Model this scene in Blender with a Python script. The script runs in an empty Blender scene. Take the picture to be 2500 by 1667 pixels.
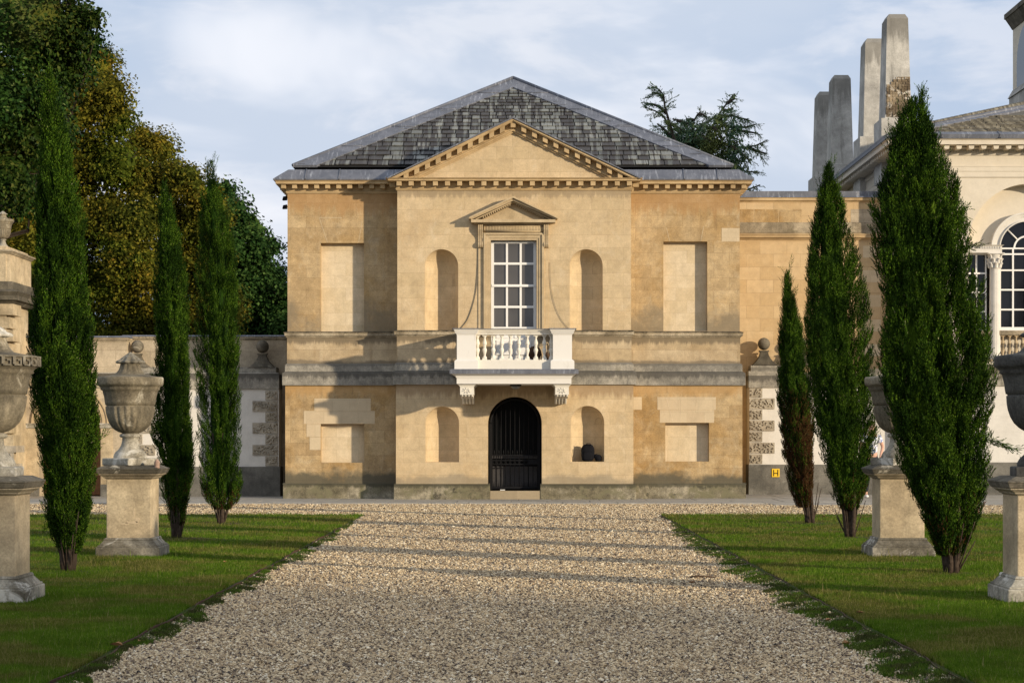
import bpy, math, random
import numpy as np
from mathutils import Vector, Matrix, Quaternion
random.seed(7)
R = math.radians
PI = math.pi
scene = bpy.context.scene
COL = scene.collection
F = 5000.0      # focal length in photo pixels
EYE = 1.6
HZ = 1062.0
def X(px, Y): return (px-1250.0)*Y/F
def Z(py, Y): return EYE+(HZ-py)*Y/F

# ------------------------------------------------------------------ helpers
def tag(o, label=None, cat=None, group=None, kind=None):
    if label: o['label'] = label
    if cat: o['category'] = cat
    if group: o['group'] = group
    if kind: o['kind'] = kind
    return o
def thing(name, label, cat, loc=(0,0,0), rz=0, group=None):
    o = bpy.data.objects.new(name, None); COL.objects.link(o)
    o.location = loc; o.rotation_euler = (0,0,rz); o.empty_display_size = .3
    return tag(o, label, cat, group)
def parent(o, p):
    if p is not None:
        o.parent = p
    return o
class MB:
    def __init__(s): s.v=[]; s.f=[]; s.sm=[]; s.mi=[]
    def add(s, vs, fs, smooth=False, mi=0):
        b=len(s.v); s.v.extend([tuple(v) for v in vs])
        for f in fs:
            s.f.append(tuple(i+b for i in f)); s.sm.append(smooth); s.mi.append(mi)
        return s
    def box(s, x0,x1,y0,y1,z0,z1, mi=0):
        if x0>x1:x0,x1=x1,x0
        if y0>y1:y0,y1=y1,y0
        if z0>z1:z0,z1=z1,z0
        return s.add([(x0,y0,z0),(x1,y0,z0),(x1,y1,z0),(x0,y1,z0),(x0,y0,z1),(x1,y0,z1),(x1,y1,z1),(x0,y1,z1)],
              [(0,3,2,1),(4,5,6,7),(0,1,5,4),(1,2,6,5),(2,3,7,6),(3,0,4,7)],mi=mi)
    def ledge(s, x0,x1,y0,y1,z0,z1,p0,p1,back=0):
        "box whose front and sides project p0 at the bottom and p1 at the top"
        return s.add([(x0-p0,y0-p0,z0),(x1+p0,y0-p0,z0),(x1+p0,y1+back*p0,z0),(x0-p0,y1+back*p0,z0),
                      (x0-p1,y0-p1,z1),(x1+p1,y0-p1,z1),(x1+p1,y1+back*p1,z1),(x0-p1,y1+back*p1,z1)],
              [(0,3,2,1),(4,5,6,7),(0,1,5,4),(1,2,6,5),(2,3,7,6),(3,0,4,7)])
    def prism(s, poly, y0, y1, smooth=False):
        "poly: list of (x,z), extruded along y; counter-clockwise seen from the front (-y)"
        n=len(poly)
        vs=[(x,y0,z) for x,z in poly]+[(x,y1,z) for x,z in poly]
        fs=[tuple(range(n)), tuple(range(2*n-1,n-1,-1))]
        for i in range(n):
            j=(i+1)%n; fs.append((i,i+n,j+n,j))
        return s.add(vs,fs,smooth)
    def lathe(s, prof, cx=0, cy=0, cz=0, n=32, mod=None, a0=0, a1=2*PI, smooth=True):
        full = abs(a1-a0-2*PI)<1e-6
        m = n if full else n+1
        vs=[]; 
        for k,(r,z) in enumerate(prof):
            for i in range(m):
                a=a0+(a1-a0)*i/n
                rr=r*(mod(a,z,k) if mod else 1)
                vs.append((cx+rr*math.cos(a),cy+rr*math.sin(a),cz+z))
        fs=[]
        for k in range(len(prof)-1):
            for i in range(n):
                j=(i+1)%m if full else i+1
                fs.append((k*m+i,k*m+j,(k+1)*m+j,(k+1)*m+i))
        s.add(vs,fs,smooth)
        return s
    def tube(s, pts, rad, n=8, smooth=True, cap=True):
        if not isinstance(rad,(list,tuple)): rad=[rad]*len(pts)
        P=[Vector(p) for p in pts]; vs=[]
        up=Vector((.13,.21,.97)).normalized()
        for i,p in enumerate(P):
            d=(P[min(i+1,len(P)-1)]-P[max(i-1,0)])
            if d.length<1e-9: d=Vector((0,0,1))
            d.normalize()
            a=d.cross(up)
            if a.length<1e-3: a=d.cross(Vector((1,0,0)))
            a.normalize(); b=d.cross(a)
            for k in range(n):
                t=2*PI*k/n
                vs.append(p+a*(rad[i]*math.cos(t))+b*(rad[i]*math.sin(t)))
        fs=[]
        for i in range(len(P)-1):
            for k in range(n):
                l=(k+1)%n
                fs.append((i*n+k,i*n+l,(i+1)*n+l,(i+1)*n+k))
        if cap:
            fs.append(tuple(range(n-1,-1,-1))); fs.append(tuple(range((len(P)-1)*n,len(P)*n)))
        return s.add(vs,fs,smooth)
    def sphere(s, c, r, n=24, m=14, sc=(1,1,1), smooth=True):
        prof=[(r*math.sin(PI*k/m)*1.0, -r*math.cos(PI*k/m)) for k in range(m+1)]
        b=len(s.v); s.lathe(prof,0,0,0,n,smooth=smooth)
        for i in range(b,len(s.v)):
            x,y,z=s.v[i]; s.v[i]=(c[0]+x*sc[0],c[1]+y*sc[1],c[2]+z*sc[2])
        return s
    def build(s, name, mat, par=None, bevel=0, weld=False, autosmooth=None):
        off=Vector((0,0,0))
        me=bpy.data.meshes.new(name)
        if par is not None:
            # vertices are given in world space unless the parent chain stands at the origin
            off=world_off(par)
        me.from_pydata([(v[0]-off.x,v[1]-off.y,v[2]-off.z) for v in s.v],[],s.f)
        me.polygons.foreach_set('use_smooth',s.sm)
        mats = mat if isinstance(mat,(list,tuple)) else [mat]
        for m in mats: me.materials.append(m)
        if len(mats)>1: me.polygons.foreach_set('material_index',s.mi)
        me.validate(); me.update()
        o=bpy.data.objects.new(name,me); COL.objects.link(o)
        parent(o,par)
        if autosmooth: me.set_sharp_from_angle(angle=R(autosmooth))
        if bevel:
            md=o.modifiers.new('bevel','BEVEL'); md.width=bevel; md.segments=2; md.limit_method='ANGLE'; md.angle_limit=R(40)
        return o
def world_off(p):
    v=Vector((0,0,0))
    while p is not None:
        v+=Vector(p.location); p=p.parent
    return v
def solo(name, mb, mat, label, cat, group=None, kind=None, **kw):
    o=mb.build(name,mat,None,**kw)
    return tag(o,label,cat,group,kind)
def np_mesh(name, V, Fc, mat, par=None, smooth=False, attr=None):
    me=bpy.data.meshes.new(name)
    k=Fc.shape[1]
    me.vertices.add(len(V)); me.vertices.foreach_set('co',np.ascontiguousarray(V,dtype=np.float32).ravel())
    me.loops.add(Fc.size); me.loops.foreach_set('vertex_index',np.ascontiguousarray(Fc,dtype=np.int32).ravel())
    me.polygons.add(len(Fc)); me.polygons.foreach_set('loop_start',np.arange(0,Fc.size,k,dtype=np.int32))
    me.polygons.foreach_set('loop_total',np.full(len(Fc),k,dtype=np.int32))
    me.polygons.foreach_set('use_smooth',np.full(len(Fc),smooth))
    me.update(calc_edges=True)
    if attr is not None:
        a=me.attributes.new('shade','FLOAT','POINT'); a.data.foreach_set('value',attr.astype(np.float32))
    me.materials.append(mat)
    o=bpy.data.objects.new(name,me); COL.objects.link(o); parent(o,par)
    return o
def cut(o, cutter_mb):
    c=cutter_mb.build('cutter',o.data.materials[0])
    c.location=world_off(o)*-1+Vector((0,0,0)) if False else (0,0,0)
    md=o.modifiers.new('b','BOOLEAN'); md.operation='DIFFERENCE'; md.object=c; md.solver='EXACT'
    bpy.context.view_layer.update()
    dg=bpy.context.evaluated_depsgraph_get()
    me=bpy.data.meshes.new_from_object(o.evaluated_get(dg))
    o.modifiers.remove(md); old=o.data; o.data=me; me.name=o.name
    bpy.data.meshes.remove(old); cm=c.data; bpy.data.objects.remove(c); bpy.data.meshes.remove(cm)
    me.set_sharp_from_angle(angle=R(40))
def dup(root, loc=None, rz=None, label=None):
    r=root.copy(); COL.objects.link(r)
    if loc is not None: r.location=loc
    if rz is not None: r.rotation_euler=(0,0,rz)
    if label: r['label']=label
    for ch in list(root.children):
        c=ch.copy(); COL.objects.link(c); c.parent=r
        for g in ch.children:
            d=g.copy(); COL.objects.link(d); d.parent=c
    return r

# ------------------------------------------------------------------ materials
class NT:
    def __init__(s,name):
        s.m=bpy.data.materials.new(name); s.m.use_nodes=True; s.t=s.m.node_tree
        s.b=s.t.nodes['Principled BSDF']; s.n=s.t.nodes; s.l=s.t.links
        s.geo=s.n.new('ShaderNodeNewGeometry'); s.pos=s.geo.outputs['Position']
    def lk(s,a,b): s.l.new(a,b)
    def math(s,op,a,b=None,c=None):
        n=s.n.new('ShaderNodeMath'); n.operation=op
        for i,v in enumerate((a,b,c)):
            if v is None: continue
            if isinstance(v,(int,float)): n.inputs[i].default_value=v
            else: s.lk(v,n.inputs[i])
        return n.outputs[0]
    def scale(s,vec,sc):
        n=s.n.new('ShaderNodeVectorMath'); n.operation='MULTIPLY'; s.lk(vec,n.inputs[0]); n.inputs[1].default_value=sc; return n.outputs[0]
    def uv(s):
        sp=s.n.new('ShaderNodeSeparateXYZ'); s.lk(s.pos,sp.inputs[0])
        c=s.n.new('ShaderNodeCombineXYZ'); s.lk(s.math('ADD',sp.outputs[0],sp.outputs[1]),c.inputs[0]); s.lk(sp.outputs[2],c.inputs[1])
        s.zout=sp.outputs[2]; s.xout=sp.outputs[0]
        return c.outputs[0]
    def uvx(s):
        c=s.n.new('ShaderNodeCombineXYZ'); s.lk(s.xout,c.inputs[0]); s.lk(s.zout,c.inputs[1]); return c.outputs[0]
    def noise(s,vec,sc,det=4,rough=.55,dist=0):
        n=s.n.new('ShaderNodeTexNoise'); s.lk(vec,n.inputs['Vector']); n.inputs['Scale'].default_value=sc
        n.inputs['Detail'].default_value=det; n.inputs['Roughness'].default_value=rough; n.inputs['Distortion'].default_value=dist
        return n.outputs['Fac']
    def ramp(s,fac,a,b,va=0.,vb=1.):
        n=s.n.new('ShaderNodeMapRange'); n.interpolation_type='SMOOTHSTEP'
        s.lk(fac,n.inputs[0]); n.inputs[1].default_value=a; n.inputs[2].default_value=b; n.inputs[3].default_value=va; n.inputs[4].default_value=vb
        return n.outputs[0]
    def mix(s,fac,a,b,mode='MIX'):
        n=s.n.new('ShaderNodeMix'); n.data_type='RGBA'; n.blend_type=mode
        if isinstance(fac,(int,float)): n.inputs[0].default_value=fac
        else: s.lk(fac,n.inputs[0])
        for v,i in ((a,6),(b,7)):
            if isinstance(v,(tuple,list)): n.inputs[i].default_value=(*v,1)
            else: s.lk(v,n.inputs[i])
        return n.outputs[2]
    def cramp(s,fac,stops):
        n=s.n.new('ShaderNodeValToRGB'); s.lk(fac,n.inputs[0]); e=n.color_ramp.elements
        e[0].position=stops[0][0]; e[0].color=(*stops[0][1],1); e[1].position=stops[-1][0]; e[1].color=(*stops[-1][1],1)
        for p,c in stops[1:-1]:
            k=e.new(p); k.color=(*c,1)
        return n.outputs[0]
    def bump(s,h,st=.3,dist=.01):
        n=s.n.new('ShaderNodeBump'); n.inputs['Strength'].default_value=st; n.inputs['Distance'].default_value=dist
        s.lk(h,n.inputs['Height']); s.lk(n.outputs[0],s.b.inputs['Normal']); return n
    def done(s,col,rough=.8,spec=.3,metal=0):
        if isinstance(col,(tuple,list)): s.b.inputs['Base Color'].default_value=(*col,1)
        else: s.lk(col,s.b.inputs['Base Color'])
        if isinstance(rough,(int,float)): s.b.inputs['Roughness'].default_value=rough
        else: s.lk(rough,s.b.inputs['Roughness'])
        s.b.inputs['Specular IOR Level'].default_value=spec; s.b.inputs['Metallic'].default_value=metal
        return s.m

def stone(name,c1,c2,stain,st_amt=.6,st_lo=.45,st_hi=.7,joint=.35,bw=.78,bh=.31,streak=.3,streak_col=(.16,.12,.07),moss=None,moss_lo=.5,moss_hi=.65,bmp=.25,off=(0,0,0),brick=True,fine=.12,blotch=None,drips=(),rise=None,jc=.55):
    t=NT(name); uv=t.uv()
    va=t.n.new('ShaderNodeVectorMath'); va.operation='ADD'; t.lk(uv,va.inputs[0]); va.inputs[1].default_value=off; uvo=va.outputs[0]
    h=None
    if brick:
        b=t.n.new('ShaderNodeTexBrick'); t.lk(uvo,b.inputs['Vector']); b.inputs['Scale'].default_value=1
        b.inputs['Brick Width'].default_value=bw; b.inputs['Row Height'].default_value=bh
        b.inputs['Mortar Size'].default_value=.0055; b.inputs['Mortar Smooth'].default_value=.3
        b.inputs['Color1'].default_value=(*c1,1); b.inputs['Color2'].default_value=(*c2,1)
        b.inputs['Mortar'].default_value=(c1[0]*jc,c1[1]*jc*.95,c1[2]*jc*.9,1)
        w=t.n.new('ShaderNodeTexBrick'); t.lk(uvo,w.inputs['Vector']); w.inputs['Scale'].default_value=1
        w.inputs['Brick Width'].default_value=bw; w.inputs['Row Height'].default_value=bh; w.inputs['Mortar Size'].default_value=0
        w.inputs['Color1'].default_value=(*c1,1); w.inputs['Color2'].default_value=(*c2,1)
        col=t.mix(joint,w.outputs['Color'],b.outputs['Color']); h=b.outputs['Fac']
    else:
        col=t.mix(t.ramp(t.noise(uvo,1.7,3),.35,.65),c1,c2)
    big=t.noise(uvo,.75,6,.6,.6)
    col=t.mix(t.math('MULTIPLY',t.ramp(big,st_lo,st_hi),st_amt),col,stain)
    if blotch:
        bl=t.noise(t.scale(uvo,(1.6,1.0,1)),1.9,8,.68,1.2)
        col=t.mix(t.math('MULTIPLY',t.ramp(bl,.5,.72),blotch[1]),col,blotch[0])
    sv=t.scale(uvo,(5,.45,1)); s1=t.noise(sv,1.3,6,.65)
    col=t.mix(t.math('MULTIPLY',t.ramp(s1,.52,.75),streak),col,streak_col)
    med=t.noise(t.pos,5,6,.65); 
    col=t.mix(1.0,col,t.cramp(med,[(0.25,(1-fine*1.6,)*3),(0.75,(1+fine*.5,)*3)]),'MULTIPLY')
    gr=t.noise(t.pos,42,4,.7)
    col=t.mix(1.0,col,t.cramp(gr,[(0.3,(1-fine*1.3,)*3),(0.7,(1+fine*.4,)*3)]),'MULTIPLY')
    if moss:
        m1=t.noise(t.pos,2.2,8,.7,.8)
        col=t.mix(t.ramp(m1,moss_lo,moss_hi),col,moss[0])
        m2=t.noise(t.pos,3.3,8,.75,.3)
        col=t.mix(t.ramp(m2,moss_lo+.05,moss_hi+.05),col,moss[1])
    if drips or rise:
        st=t.noise(t.scale(uvo,(7.5,.7,1)),1.0,6,.7,.2); ed=t.noise(t.pos,6,6,.7)
        z=t.zout
        for (zt_,ln,cc_,am) in drips:
            g=t.ramp(z,zt_-ln,zt_,0,1); below=t.math('LESS_THAN',z,zt_+.01)
            f=t.math('MULTIPLY',t.ramp(t.math('ADD',t.math('MULTIPLY',st,1.25),t.math('MULTIPLY',g,.62)),.82,1.12),below)
            col=t.mix(t.math('MULTIPLY',f,am),col,cc_)
        if rise:
            z0_,z1_,cc_,am=rise
            g=t.ramp(z,z1_,z0_,0,1); lo=t.noise(t.pos,.9,4,.6)
            f=t.ramp(t.math('ADD',t.math('ADD',t.math('MULTIPLY',lo,1.1),t.math('MULTIPLY',ed,.35)),t.math('MULTIPLY',g,.55)),.95,1.25)
            col=t.mix(t.math('MULTIPLY',f,am),col,cc_)
    hh=t.math('ADD',t.math('MULTIPLY',gr,.35),t.math('MULTIPLY',med,.6))
    if h is not None: hh=t.math('SUBTRACT',hh,t.math('MULTIPLY',h,.6))
    t.bump(hh,bmp,.012)
    return t.done(col,.85,.2)

M={}
M['bay']=stone('cream_ashlar',(.62,.475,.29),(.545,.415,.245),(.50,.35,.185),.5,.46,.70,joint=.45,streak=.16,streak_col=(.30,.23,.15),blotch=((.66,.54,.37),.45),rise=(.42,.78,(.19,.165,.12),.6),drips=((2.837,.55,(.20,.12,.06),.55),(7.62,.35,(.22,.17,.11),.6)),fine=.14)
M['wing']=stone('ochre_ashlar',(.58,.425,.235),(.47,.33,.17),(.42,.265,.105),.75,.42,.66,joint=.7,streak=.35,streak_col=(.20,.13,.07),off=(3.3,1.0,0),blotch=((.60,.48,.31),.55),fine=.22,drips=((7.6,.9,(.36,.20,.08),.6),),rise=(4.1,5.6,(.19,.155,.105),.75))
M['winglow']=stone('ochre_base_ashlar',(.56,.405,.215),(.45,.31,.155),(.39,.24,.09),.8,.42,.62,joint=.7,streak=.35,streak_col=(.17,.11,.06),off=(5.3,2.0,0),blotch=((.56,.44,.27),.55),fine=.24,drips=((2.85,.55,(.45,.27,.11),.5),),rise=(.40,1.05,(.085,.078,.055),.9))
M['recess']=stone('pale_blocking',(.69,.565,.385),(.63,.505,.325),(.52,.38,.2),.4,joint=.35,streak=.12,bw=.55)
M['patch']=stone('new_stone',(.58,.465,.305),(.54,.42,.27),(.5,.4,.26),.3,joint=.35,streak=.10,bw=.43,bmp=.12,fine=.09)
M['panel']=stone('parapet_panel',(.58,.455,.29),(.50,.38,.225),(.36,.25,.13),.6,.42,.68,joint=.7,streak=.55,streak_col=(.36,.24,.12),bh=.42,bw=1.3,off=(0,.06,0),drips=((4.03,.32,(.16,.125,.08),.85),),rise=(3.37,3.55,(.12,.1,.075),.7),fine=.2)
M['cornice']=stone('cornice_stone',(.56,.41,.225),(.49,.35,.185),(.30,.20,.10),.65,.42,.65,brick=False,streak=.3)
M['plinth']=stone('mossy_plinth',(.49,.43,.31),(.39,.34,.235),(.17,.145,.085),.8,.38,.58,joint=.7,bw=1.1,bh=.6,streak=.5,streak_col=(.06,.055,.04),moss=((.16,.145,.085),(.045,.041,.03)),moss_lo=.50,moss_hi=.63,fine=.4,bmp=.5,drips=((.41,.2,(.06,.055,.035),.8),))
M['band']=stone('weathered_band',(.50,.455,.37),(.42,.38,.31),(.25,.23,.19),.8,.38,.60,joint=.7,bw=1.6,bh=3,streak=.65,streak_col=(.085,.08,.07),fine=.32,bmp=.4,moss=((.24,.215,.15),(.06,.055,.045)),moss_lo=.60,moss_hi=.74,drips=((3.17,.30,(.06,.055,.048),.75),(3.38,.14,(.13,.12,.10),.7)))
M['sill']=stone('string_stone',(.56,.47,.33),(.50,.41,.28),(.24,.19,.12),.7,.42,.6,brick=False,streak=.5,streak_col=(.09,.075,.05),fine=.35,moss=((.16,.13,.08),(.05,.045,.03)),moss_lo=.55,moss_hi=.68,drips=((4.19,.085,(.045,.04,.03),1.0),))
M['pillar']=stone('pedestal_stone',(.62,.50,.325),(.55,.43,.27),(.30,.235,.14),.7,.45,.68,brick=False,streak=.25,streak_col=(.2,.16,.1),fine=.25,bmp=.4)
M['lichen']=stone('lichened_stone',(.52,.48,.39),(.38,.34,.26),(.13,.11,.075),.85,.46,.60,brick=False,streak=.45,streak_col=(.05,.045,.035),fine=.35,bmp=.7,moss=((.55,.52,.45),(.05,.045,.03)),moss_lo=.56,moss_hi=.66)
M['capstone']=stone('dark_capstone',(.25,.215,.16),(.18,.155,.11),(.08,.07,.05),.8,.38,.58,brick=False,streak=.5,streak_col=(.04,.035,.03),fine=.35,bmp=.6,moss=((.4,.36,.28),(.05,.05,.03)),moss_lo=.6,moss_hi=.7)
M['urn']=stone('urn_stone',(.40,.34,.235),(.30,.25,.17),(.13,.11,.075),.85,.4,.62,brick=False,streak=.5,streak_col=(.06,.052,.04),fine=.35,bmp=.8,moss=((.46,.42,.33),(.07,.062,.045)),moss_lo=.56,moss_hi=.7)
M['darkurn']=stone('dark_urn_stone',(.13,.125,.11),(.09,.085,.075),(.045,.042,.037),.8,.4,.6,brick=False,streak=.5,streak_col=(.3,.29,.26),fine=.35,bmp=.8)  # darker stone tone, used on one urn
M['garden']=stone('garden_wall_stone',(.58,.48,.34),(.49,.40,.275),(.26,.21,.15),.6,.45,.68,joint=.7,bw=1.0,bh=.42,streak=.35,streak_col=(.15,.12,.08),fine=.2)
M['link']=stone('golden_ashlar',(.60,.44,.25),(.52,.365,.19),(.50,.33,.16),.5,.45,.7,joint=.7,bw=.72,bh=.345,streak=.1,off=(1.7,.1,0),blotch=((.62,.47,.28),.4))
M['greyrender']=stone('grey_plinth',(.24,.225,.19),(.2,.185,.155),(.10,.095,.08),.8,.4,.62,joint=.4,bw=1.5,bh=.5,streak=.4,streak_col=(.06,.055,.05),fine=.25,moss=((.32,.30,.25),(.08,.075,.06)),moss_lo=.58,moss_hi=.72)
M['whitewall']=stone('white_render',(.68,.64,.57),(.65,.61,.54),(.56,.52,.45),.4,joint=.12,bw=.9,bh=.42,streak=.12,streak_col=(.4,.37,.3),fine=.07,bmp=.1)
M['villa']=stone('villa_stucco',(.66,.59,.475),(.64,.57,.455),(.57,.49,.37),.4,brick=False,streak=.12,streak_col=(.42,.36,.27),fine=.06,bmp=.08)
M['chimney']=stone('stained_render',(.60,.57,.51),(.50,.475,.42),(.30,.285,.26),.6,.42,.68,drips=((13.25,1.5,(.15,.14,.12),.65),),brick=False,streak=.6,streak_col=(.15,.14,.12),fine=.2,bmp=.3)
M['scar']=stone('broken_render',(.42,.34,.23),(.34,.25,.15),(.15,.11,.07),.8,.42,.58,brick=False,streak=.3,fine=.4,bmp=1.0,moss=((.55,.5,.42),(.08,.06,.04)),moss_lo=.52,moss_hi=.6)
M['vermic']=stone('carved_quoin',(.50,.44,.34),(.44,.38,.285),(.27,.22,.16),.6,brick=False,streak=.25,fine=.3,bmp=.7)
M['frame']=stone('window_stone',(.56,.44,.275),(.51,.39,.235),(.38,.28,.15),.5,brick=False,streak=.2,fine=.15)
M['flags']=stone('paving',(.42,.39,.335),(.36,.335,.285),(.27,.25,.21),.5,brick=False,streak=.1,fine=.2)

def white_paint(name,base=(.78,.755,.70),dirt=.25):
    t=NT(name); uv=t.uv()
    n=t.noise(t.pos,3.2,7,.7,.5); col=t.mix(t.math('MULTIPLY',t.ramp(n,.55,.78),dirt),base,(.42,.37,.28))
    s=t.noise(t.scale(uv,(6,.8,1)),2.3,6,.7); col=t.mix(t.math('MULTIPLY',t.ramp(s,.6,.8),dirt*1.3),col,(.3,.27,.22))
    t.bump(t.noise(t.pos,30,4),.12,.006)
    return t.done(col,.55,.35)
M['white']=white_paint('white_painted_stone',(.69,.66,.605),.55)
M['whitedirty']=white_paint('flaking_white_paint',(.67,.63,.545),.75)
M['sash']=white_paint('white_painted_wood',(.76,.74,.70),.15)

def lead():
    t=NT('lead_sheet'); t.uv(); uv=t.uvx()
    n=t.noise(t.pos,2.5,6,.65,.4); col=t.mix(t.ramp(n,.35,.7),(.092,.098,.117),(.145,.15,.172))
    s=t.noise(t.scale(uv,(9,1.6,1)),1.6,6,.7); col=t.mix(t.math('MULTIPLY',t.ramp(s,.52,.7),.65),col,(.40,.415,.45))
    d=t.noise(t.pos,9,4); col=t.mix(t.math('MULTIPLY',t.ramp(d,.6,.75),.4),col,(.07,.07,.075))
    t.bump(n,.35,.02)
    return t.done(col,.55,.4)
M['lead']=lead()
def slate(name,a,b,dark,amt):
    t=NT(name); t.uv(); uv=t.uvx()
    r=t.geo.outputs['Random Per Island']
    col=t.cramp(r,[(0,a),(.5,tuple((i+j)/2 for i,j in zip(a,b))),(1,b)])
    rv=t.math('MULTIPLY',t.math('SUBTRACT',t.math('FRACT',t.math('MULTIPLY',r,37.7)),.5),.16)
    s=t.math('ADD',t.noise(t.scale(uv,(5.2,.32,1)),1.2,5,.6,0),rv); col=t.mix(t.math('MULTIPLY',t.ramp(s,.44,.52),amt),col,dark)
    s2=t.noise(t.scale(uv,(11,1.3,1)),1.3,5,.6,.1); col=t.mix(t.math('MULTIPLY',t.ramp(s2,.56,.66),amt*.8),col,(.03,.026,.024))
    f=t.noise(t.pos,14,5,.7); col=t.mix(1.0,col,t.cramp(f,[(.3,(.72,)*3),(.7,(1.12,)*3)]),'MULTIPLY')
    t.bump(f,.4,.01)
    return t.done(col,.7,.3)
M['slate']=slate('stained_green_slate',(.10,.105,.098),(.27,.275,.25),(.045,.040,.040),.90)
M['slate2']=slate('brown_stone_slate',(.15,.135,.10),(.27,.245,.19),(.06,.052,.042),.6)
def plain(name,col,rough=.7,spec=.3,metal=0,var=.15,sc=12,bmp=.1):
    t=NT(name); n=t.noise(t.pos,sc,5,.6)
    c=t.cramp(n,[(.3,tuple(v*(1-var) for v in col)),(.7,tuple(v*(1+var) for v in col))])
    t.bump(n,bmp,.006)
    return t.done(c,rough,spec,metal)
M['slateunder']=plain('slate_gap',(.015,.014,.013),.9)
M['iron']=plain('black_iron',(.009,.009,.010),.6,.12)
M['black']=plain('black_fabric',(.010,.010,.012),.9,.05)
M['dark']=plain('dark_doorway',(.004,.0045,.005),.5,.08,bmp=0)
M['doorreflect']=plain('door_reflection_grey',(.055,.052,.052),.5,.2)  # grey of the ground mirrored in the door glass, put into the colour
M['cable']=plain('grey_cable',(.13,.115,.09),.6)
M['yellow']=plain('yellow_enamel',(.75,.48,.02),.4,.4,var=.03)
M['skin']=plain('skin',(.52,.30,.21),.55,.3,var=.05)
M['shirt']=(lambda t:(t.done(t.cramp(t.noise(t.pos,22,2,.4),[(.4,(.16,.2,.42)),(.48,(.75,.74,.76)),(.75,(.78,.78,.8))]),.85,.2)))(NT('patterned_white_shirt'))
M['trousers']=plain('black_trousers',(.018,.018,.022),.85)
M['shoe']=plain('white_shoe',(.7,.69,.67),.6)
M['hair']=plain('brown_hair',(.06,.035,.02),.7)
M['lamp']=plain('grey_lamp_housing',(.22,.22,.21),.4,.4)
M['bark']=plain('bark',(.05,.036,.026),.9,.1,var=.4,sc=22,bmp=.8)
M['cedarbark']=plain('cedar_bark',(.06,.048,.036),.9,.1,var=.3)
M['soil']=plain('bare_soil',(.075,.052,.032),.95,.1,var=.35,sc=20,bmp=.7)
M['rust']=plain('rusty_steel',(.065,.032,.02),.85,.2,var=.4,sc=18,bmp=.5)
M['stick']=plain('dead_branch',(.07,.04,.022),.9)
M['deadleaf']=plain('dry_leaf',(.30,.15,.06),.8,var=.3)
M['wooddoor']=plain('brown_wooden_door',(.20,.095,.04),.6,.3,var=.25)
M['cone']=plain('pine_cone_stone',(.30,.20,.15),.8,.2,var=.3,sc=30,bmp=.6)
def glass():
    t=NT('window_pane'); n=t.noise(t.pos,.8,2)
    col=t.mix(t.ramp(n,.4,.6),(.05,.046,.042),(.075,.069,.064))
    t.bump(t.noise(t.pos,1.1,1),.02,.02)
    return t.done(col,.04,.5)
M['pane']=glass()
def dglass():
    t=NT('dark_window_pane'); t.bump(t.noise(t.pos,1.3,1),.03,.02)
    return t.done((.008,.008,.010),.04,.35)
M['dpane']=dglass()
def foliage(name,stops,noise_mix=None,trans=.25,noise_sc=.35,rough=.6,vs=None):
    t=NT(name)
    col=t.cramp(t.geo.outputs['Random Per Island'],stops)
    if noise_mix:
        n=t.noise(t.pos,noise_sc,4,.6,.5)
        col2=t.cramp(t.geo.outputs['Random Per Island'],noise_mix)
        col=t.mix(t.ramp(n,.44,.58),col,col2)
    n2=t.noise(t.pos,2.6,3); col=t.mix(1.0,col,t.cramp(n2,[(.3,(.75,)*3),(.7,(1.15,)*3)]),'MULTIPLY')
    t.done(col,rough,.04)
    tr=t.n.new('ShaderNodeBsdfTranslucent'); t.lk(col,tr.inputs[0])
    mx=t.n.new('ShaderNodeMixShader'); mx.inputs[0].default_value=trans
    out=t.n['Material Output']; t.lk(t.b.outputs[0],mx.inputs[1]); t.lk(tr.outputs[0],mx.inputs[2]); t.lk(mx.outputs[0],out.inputs[0])
    return t.m
M['cypress']=foliage('cypress_sprays',[(0,(.006,.018,.003)),(.45,(.024,.060,.005)),(.85,(.080,.150,.010)),(.992,(.14,.22,.02)),(1,(.34,.28,.19))],noise_mix=[(0,(.004,.012,.002)),(.6,(.012,.032,.003)),(1,(.042,.088,.007))],noise_sc=2.4,trans=.07)
M['cypressbrown']=foliage('cypress_sprays_browning',[(0,(.015,.036,.008)),(.5,(.032,.075,.010)),(1,(.06,.11,.015))],trans=.15)
M['cypdead']=foliage('dead_cypress_sprays',[(0,(.05,.022,.010)),(.6,(.10,.04,.016)),(1,(.06,.07,.02))],trans=.1)
M['evergreen']=foliage('holm_oak_leaves',[(0,(.006,.020,.004)),(.6,(.018,.048,.009)),(.95,(.05,.10,.018)),(1,(.14,.18,.06))],noise_mix=[(0,(.010,.022,.004)),(.6,(.028,.052,.008)),(1,(.08,.09,.016))],noise_sc=.4,trans=.15,rough=.45)
M['chestnut']=foliage('autumn_chestnut_leaves',[(0,(.04,.045,.006)),(.5,(.12,.115,.013)),(.9,(.23,.195,.022)),(1,(.30,.18,.025))],noise_mix=[(0,(.03,.05,.006)),(.6,(.09,.12,.013)),(1,(.21,.215,.026))],trans=.35,noise_sc=.35)
M['chestnut2']=foliage('turning_chestnut_leaves',[(0,(.035,.045,.007)),(.6,(.11,.125,.015)),(1,(.24,.21,.028))],noise_mix=[(0,(.05,.05,.007)),(.6,(.155,.135,.015)),(.95,(.27,.21,.024)),(1,(.31,.19,.025))],trans=.35,noise_sc=.35)
M['greentree']=foliage('broadleaf_leaves',[(0,(.012,.034,.008)),(.6,(.034,.078,.016)),(1,(.085,.145,.035))],trans=.2)
M['cedar']=foliage('cedar_needles',[(0,(.05,.10,.065)),(.6,(.11,.19,.11)),(1,(.22,.27,.09))],noise_mix=[(0,(.08,.11,.045)),(.6,(.19,.22,.065)),(1,(.28,.29,.09))],trans=.25,noise_sc=.5)
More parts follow.
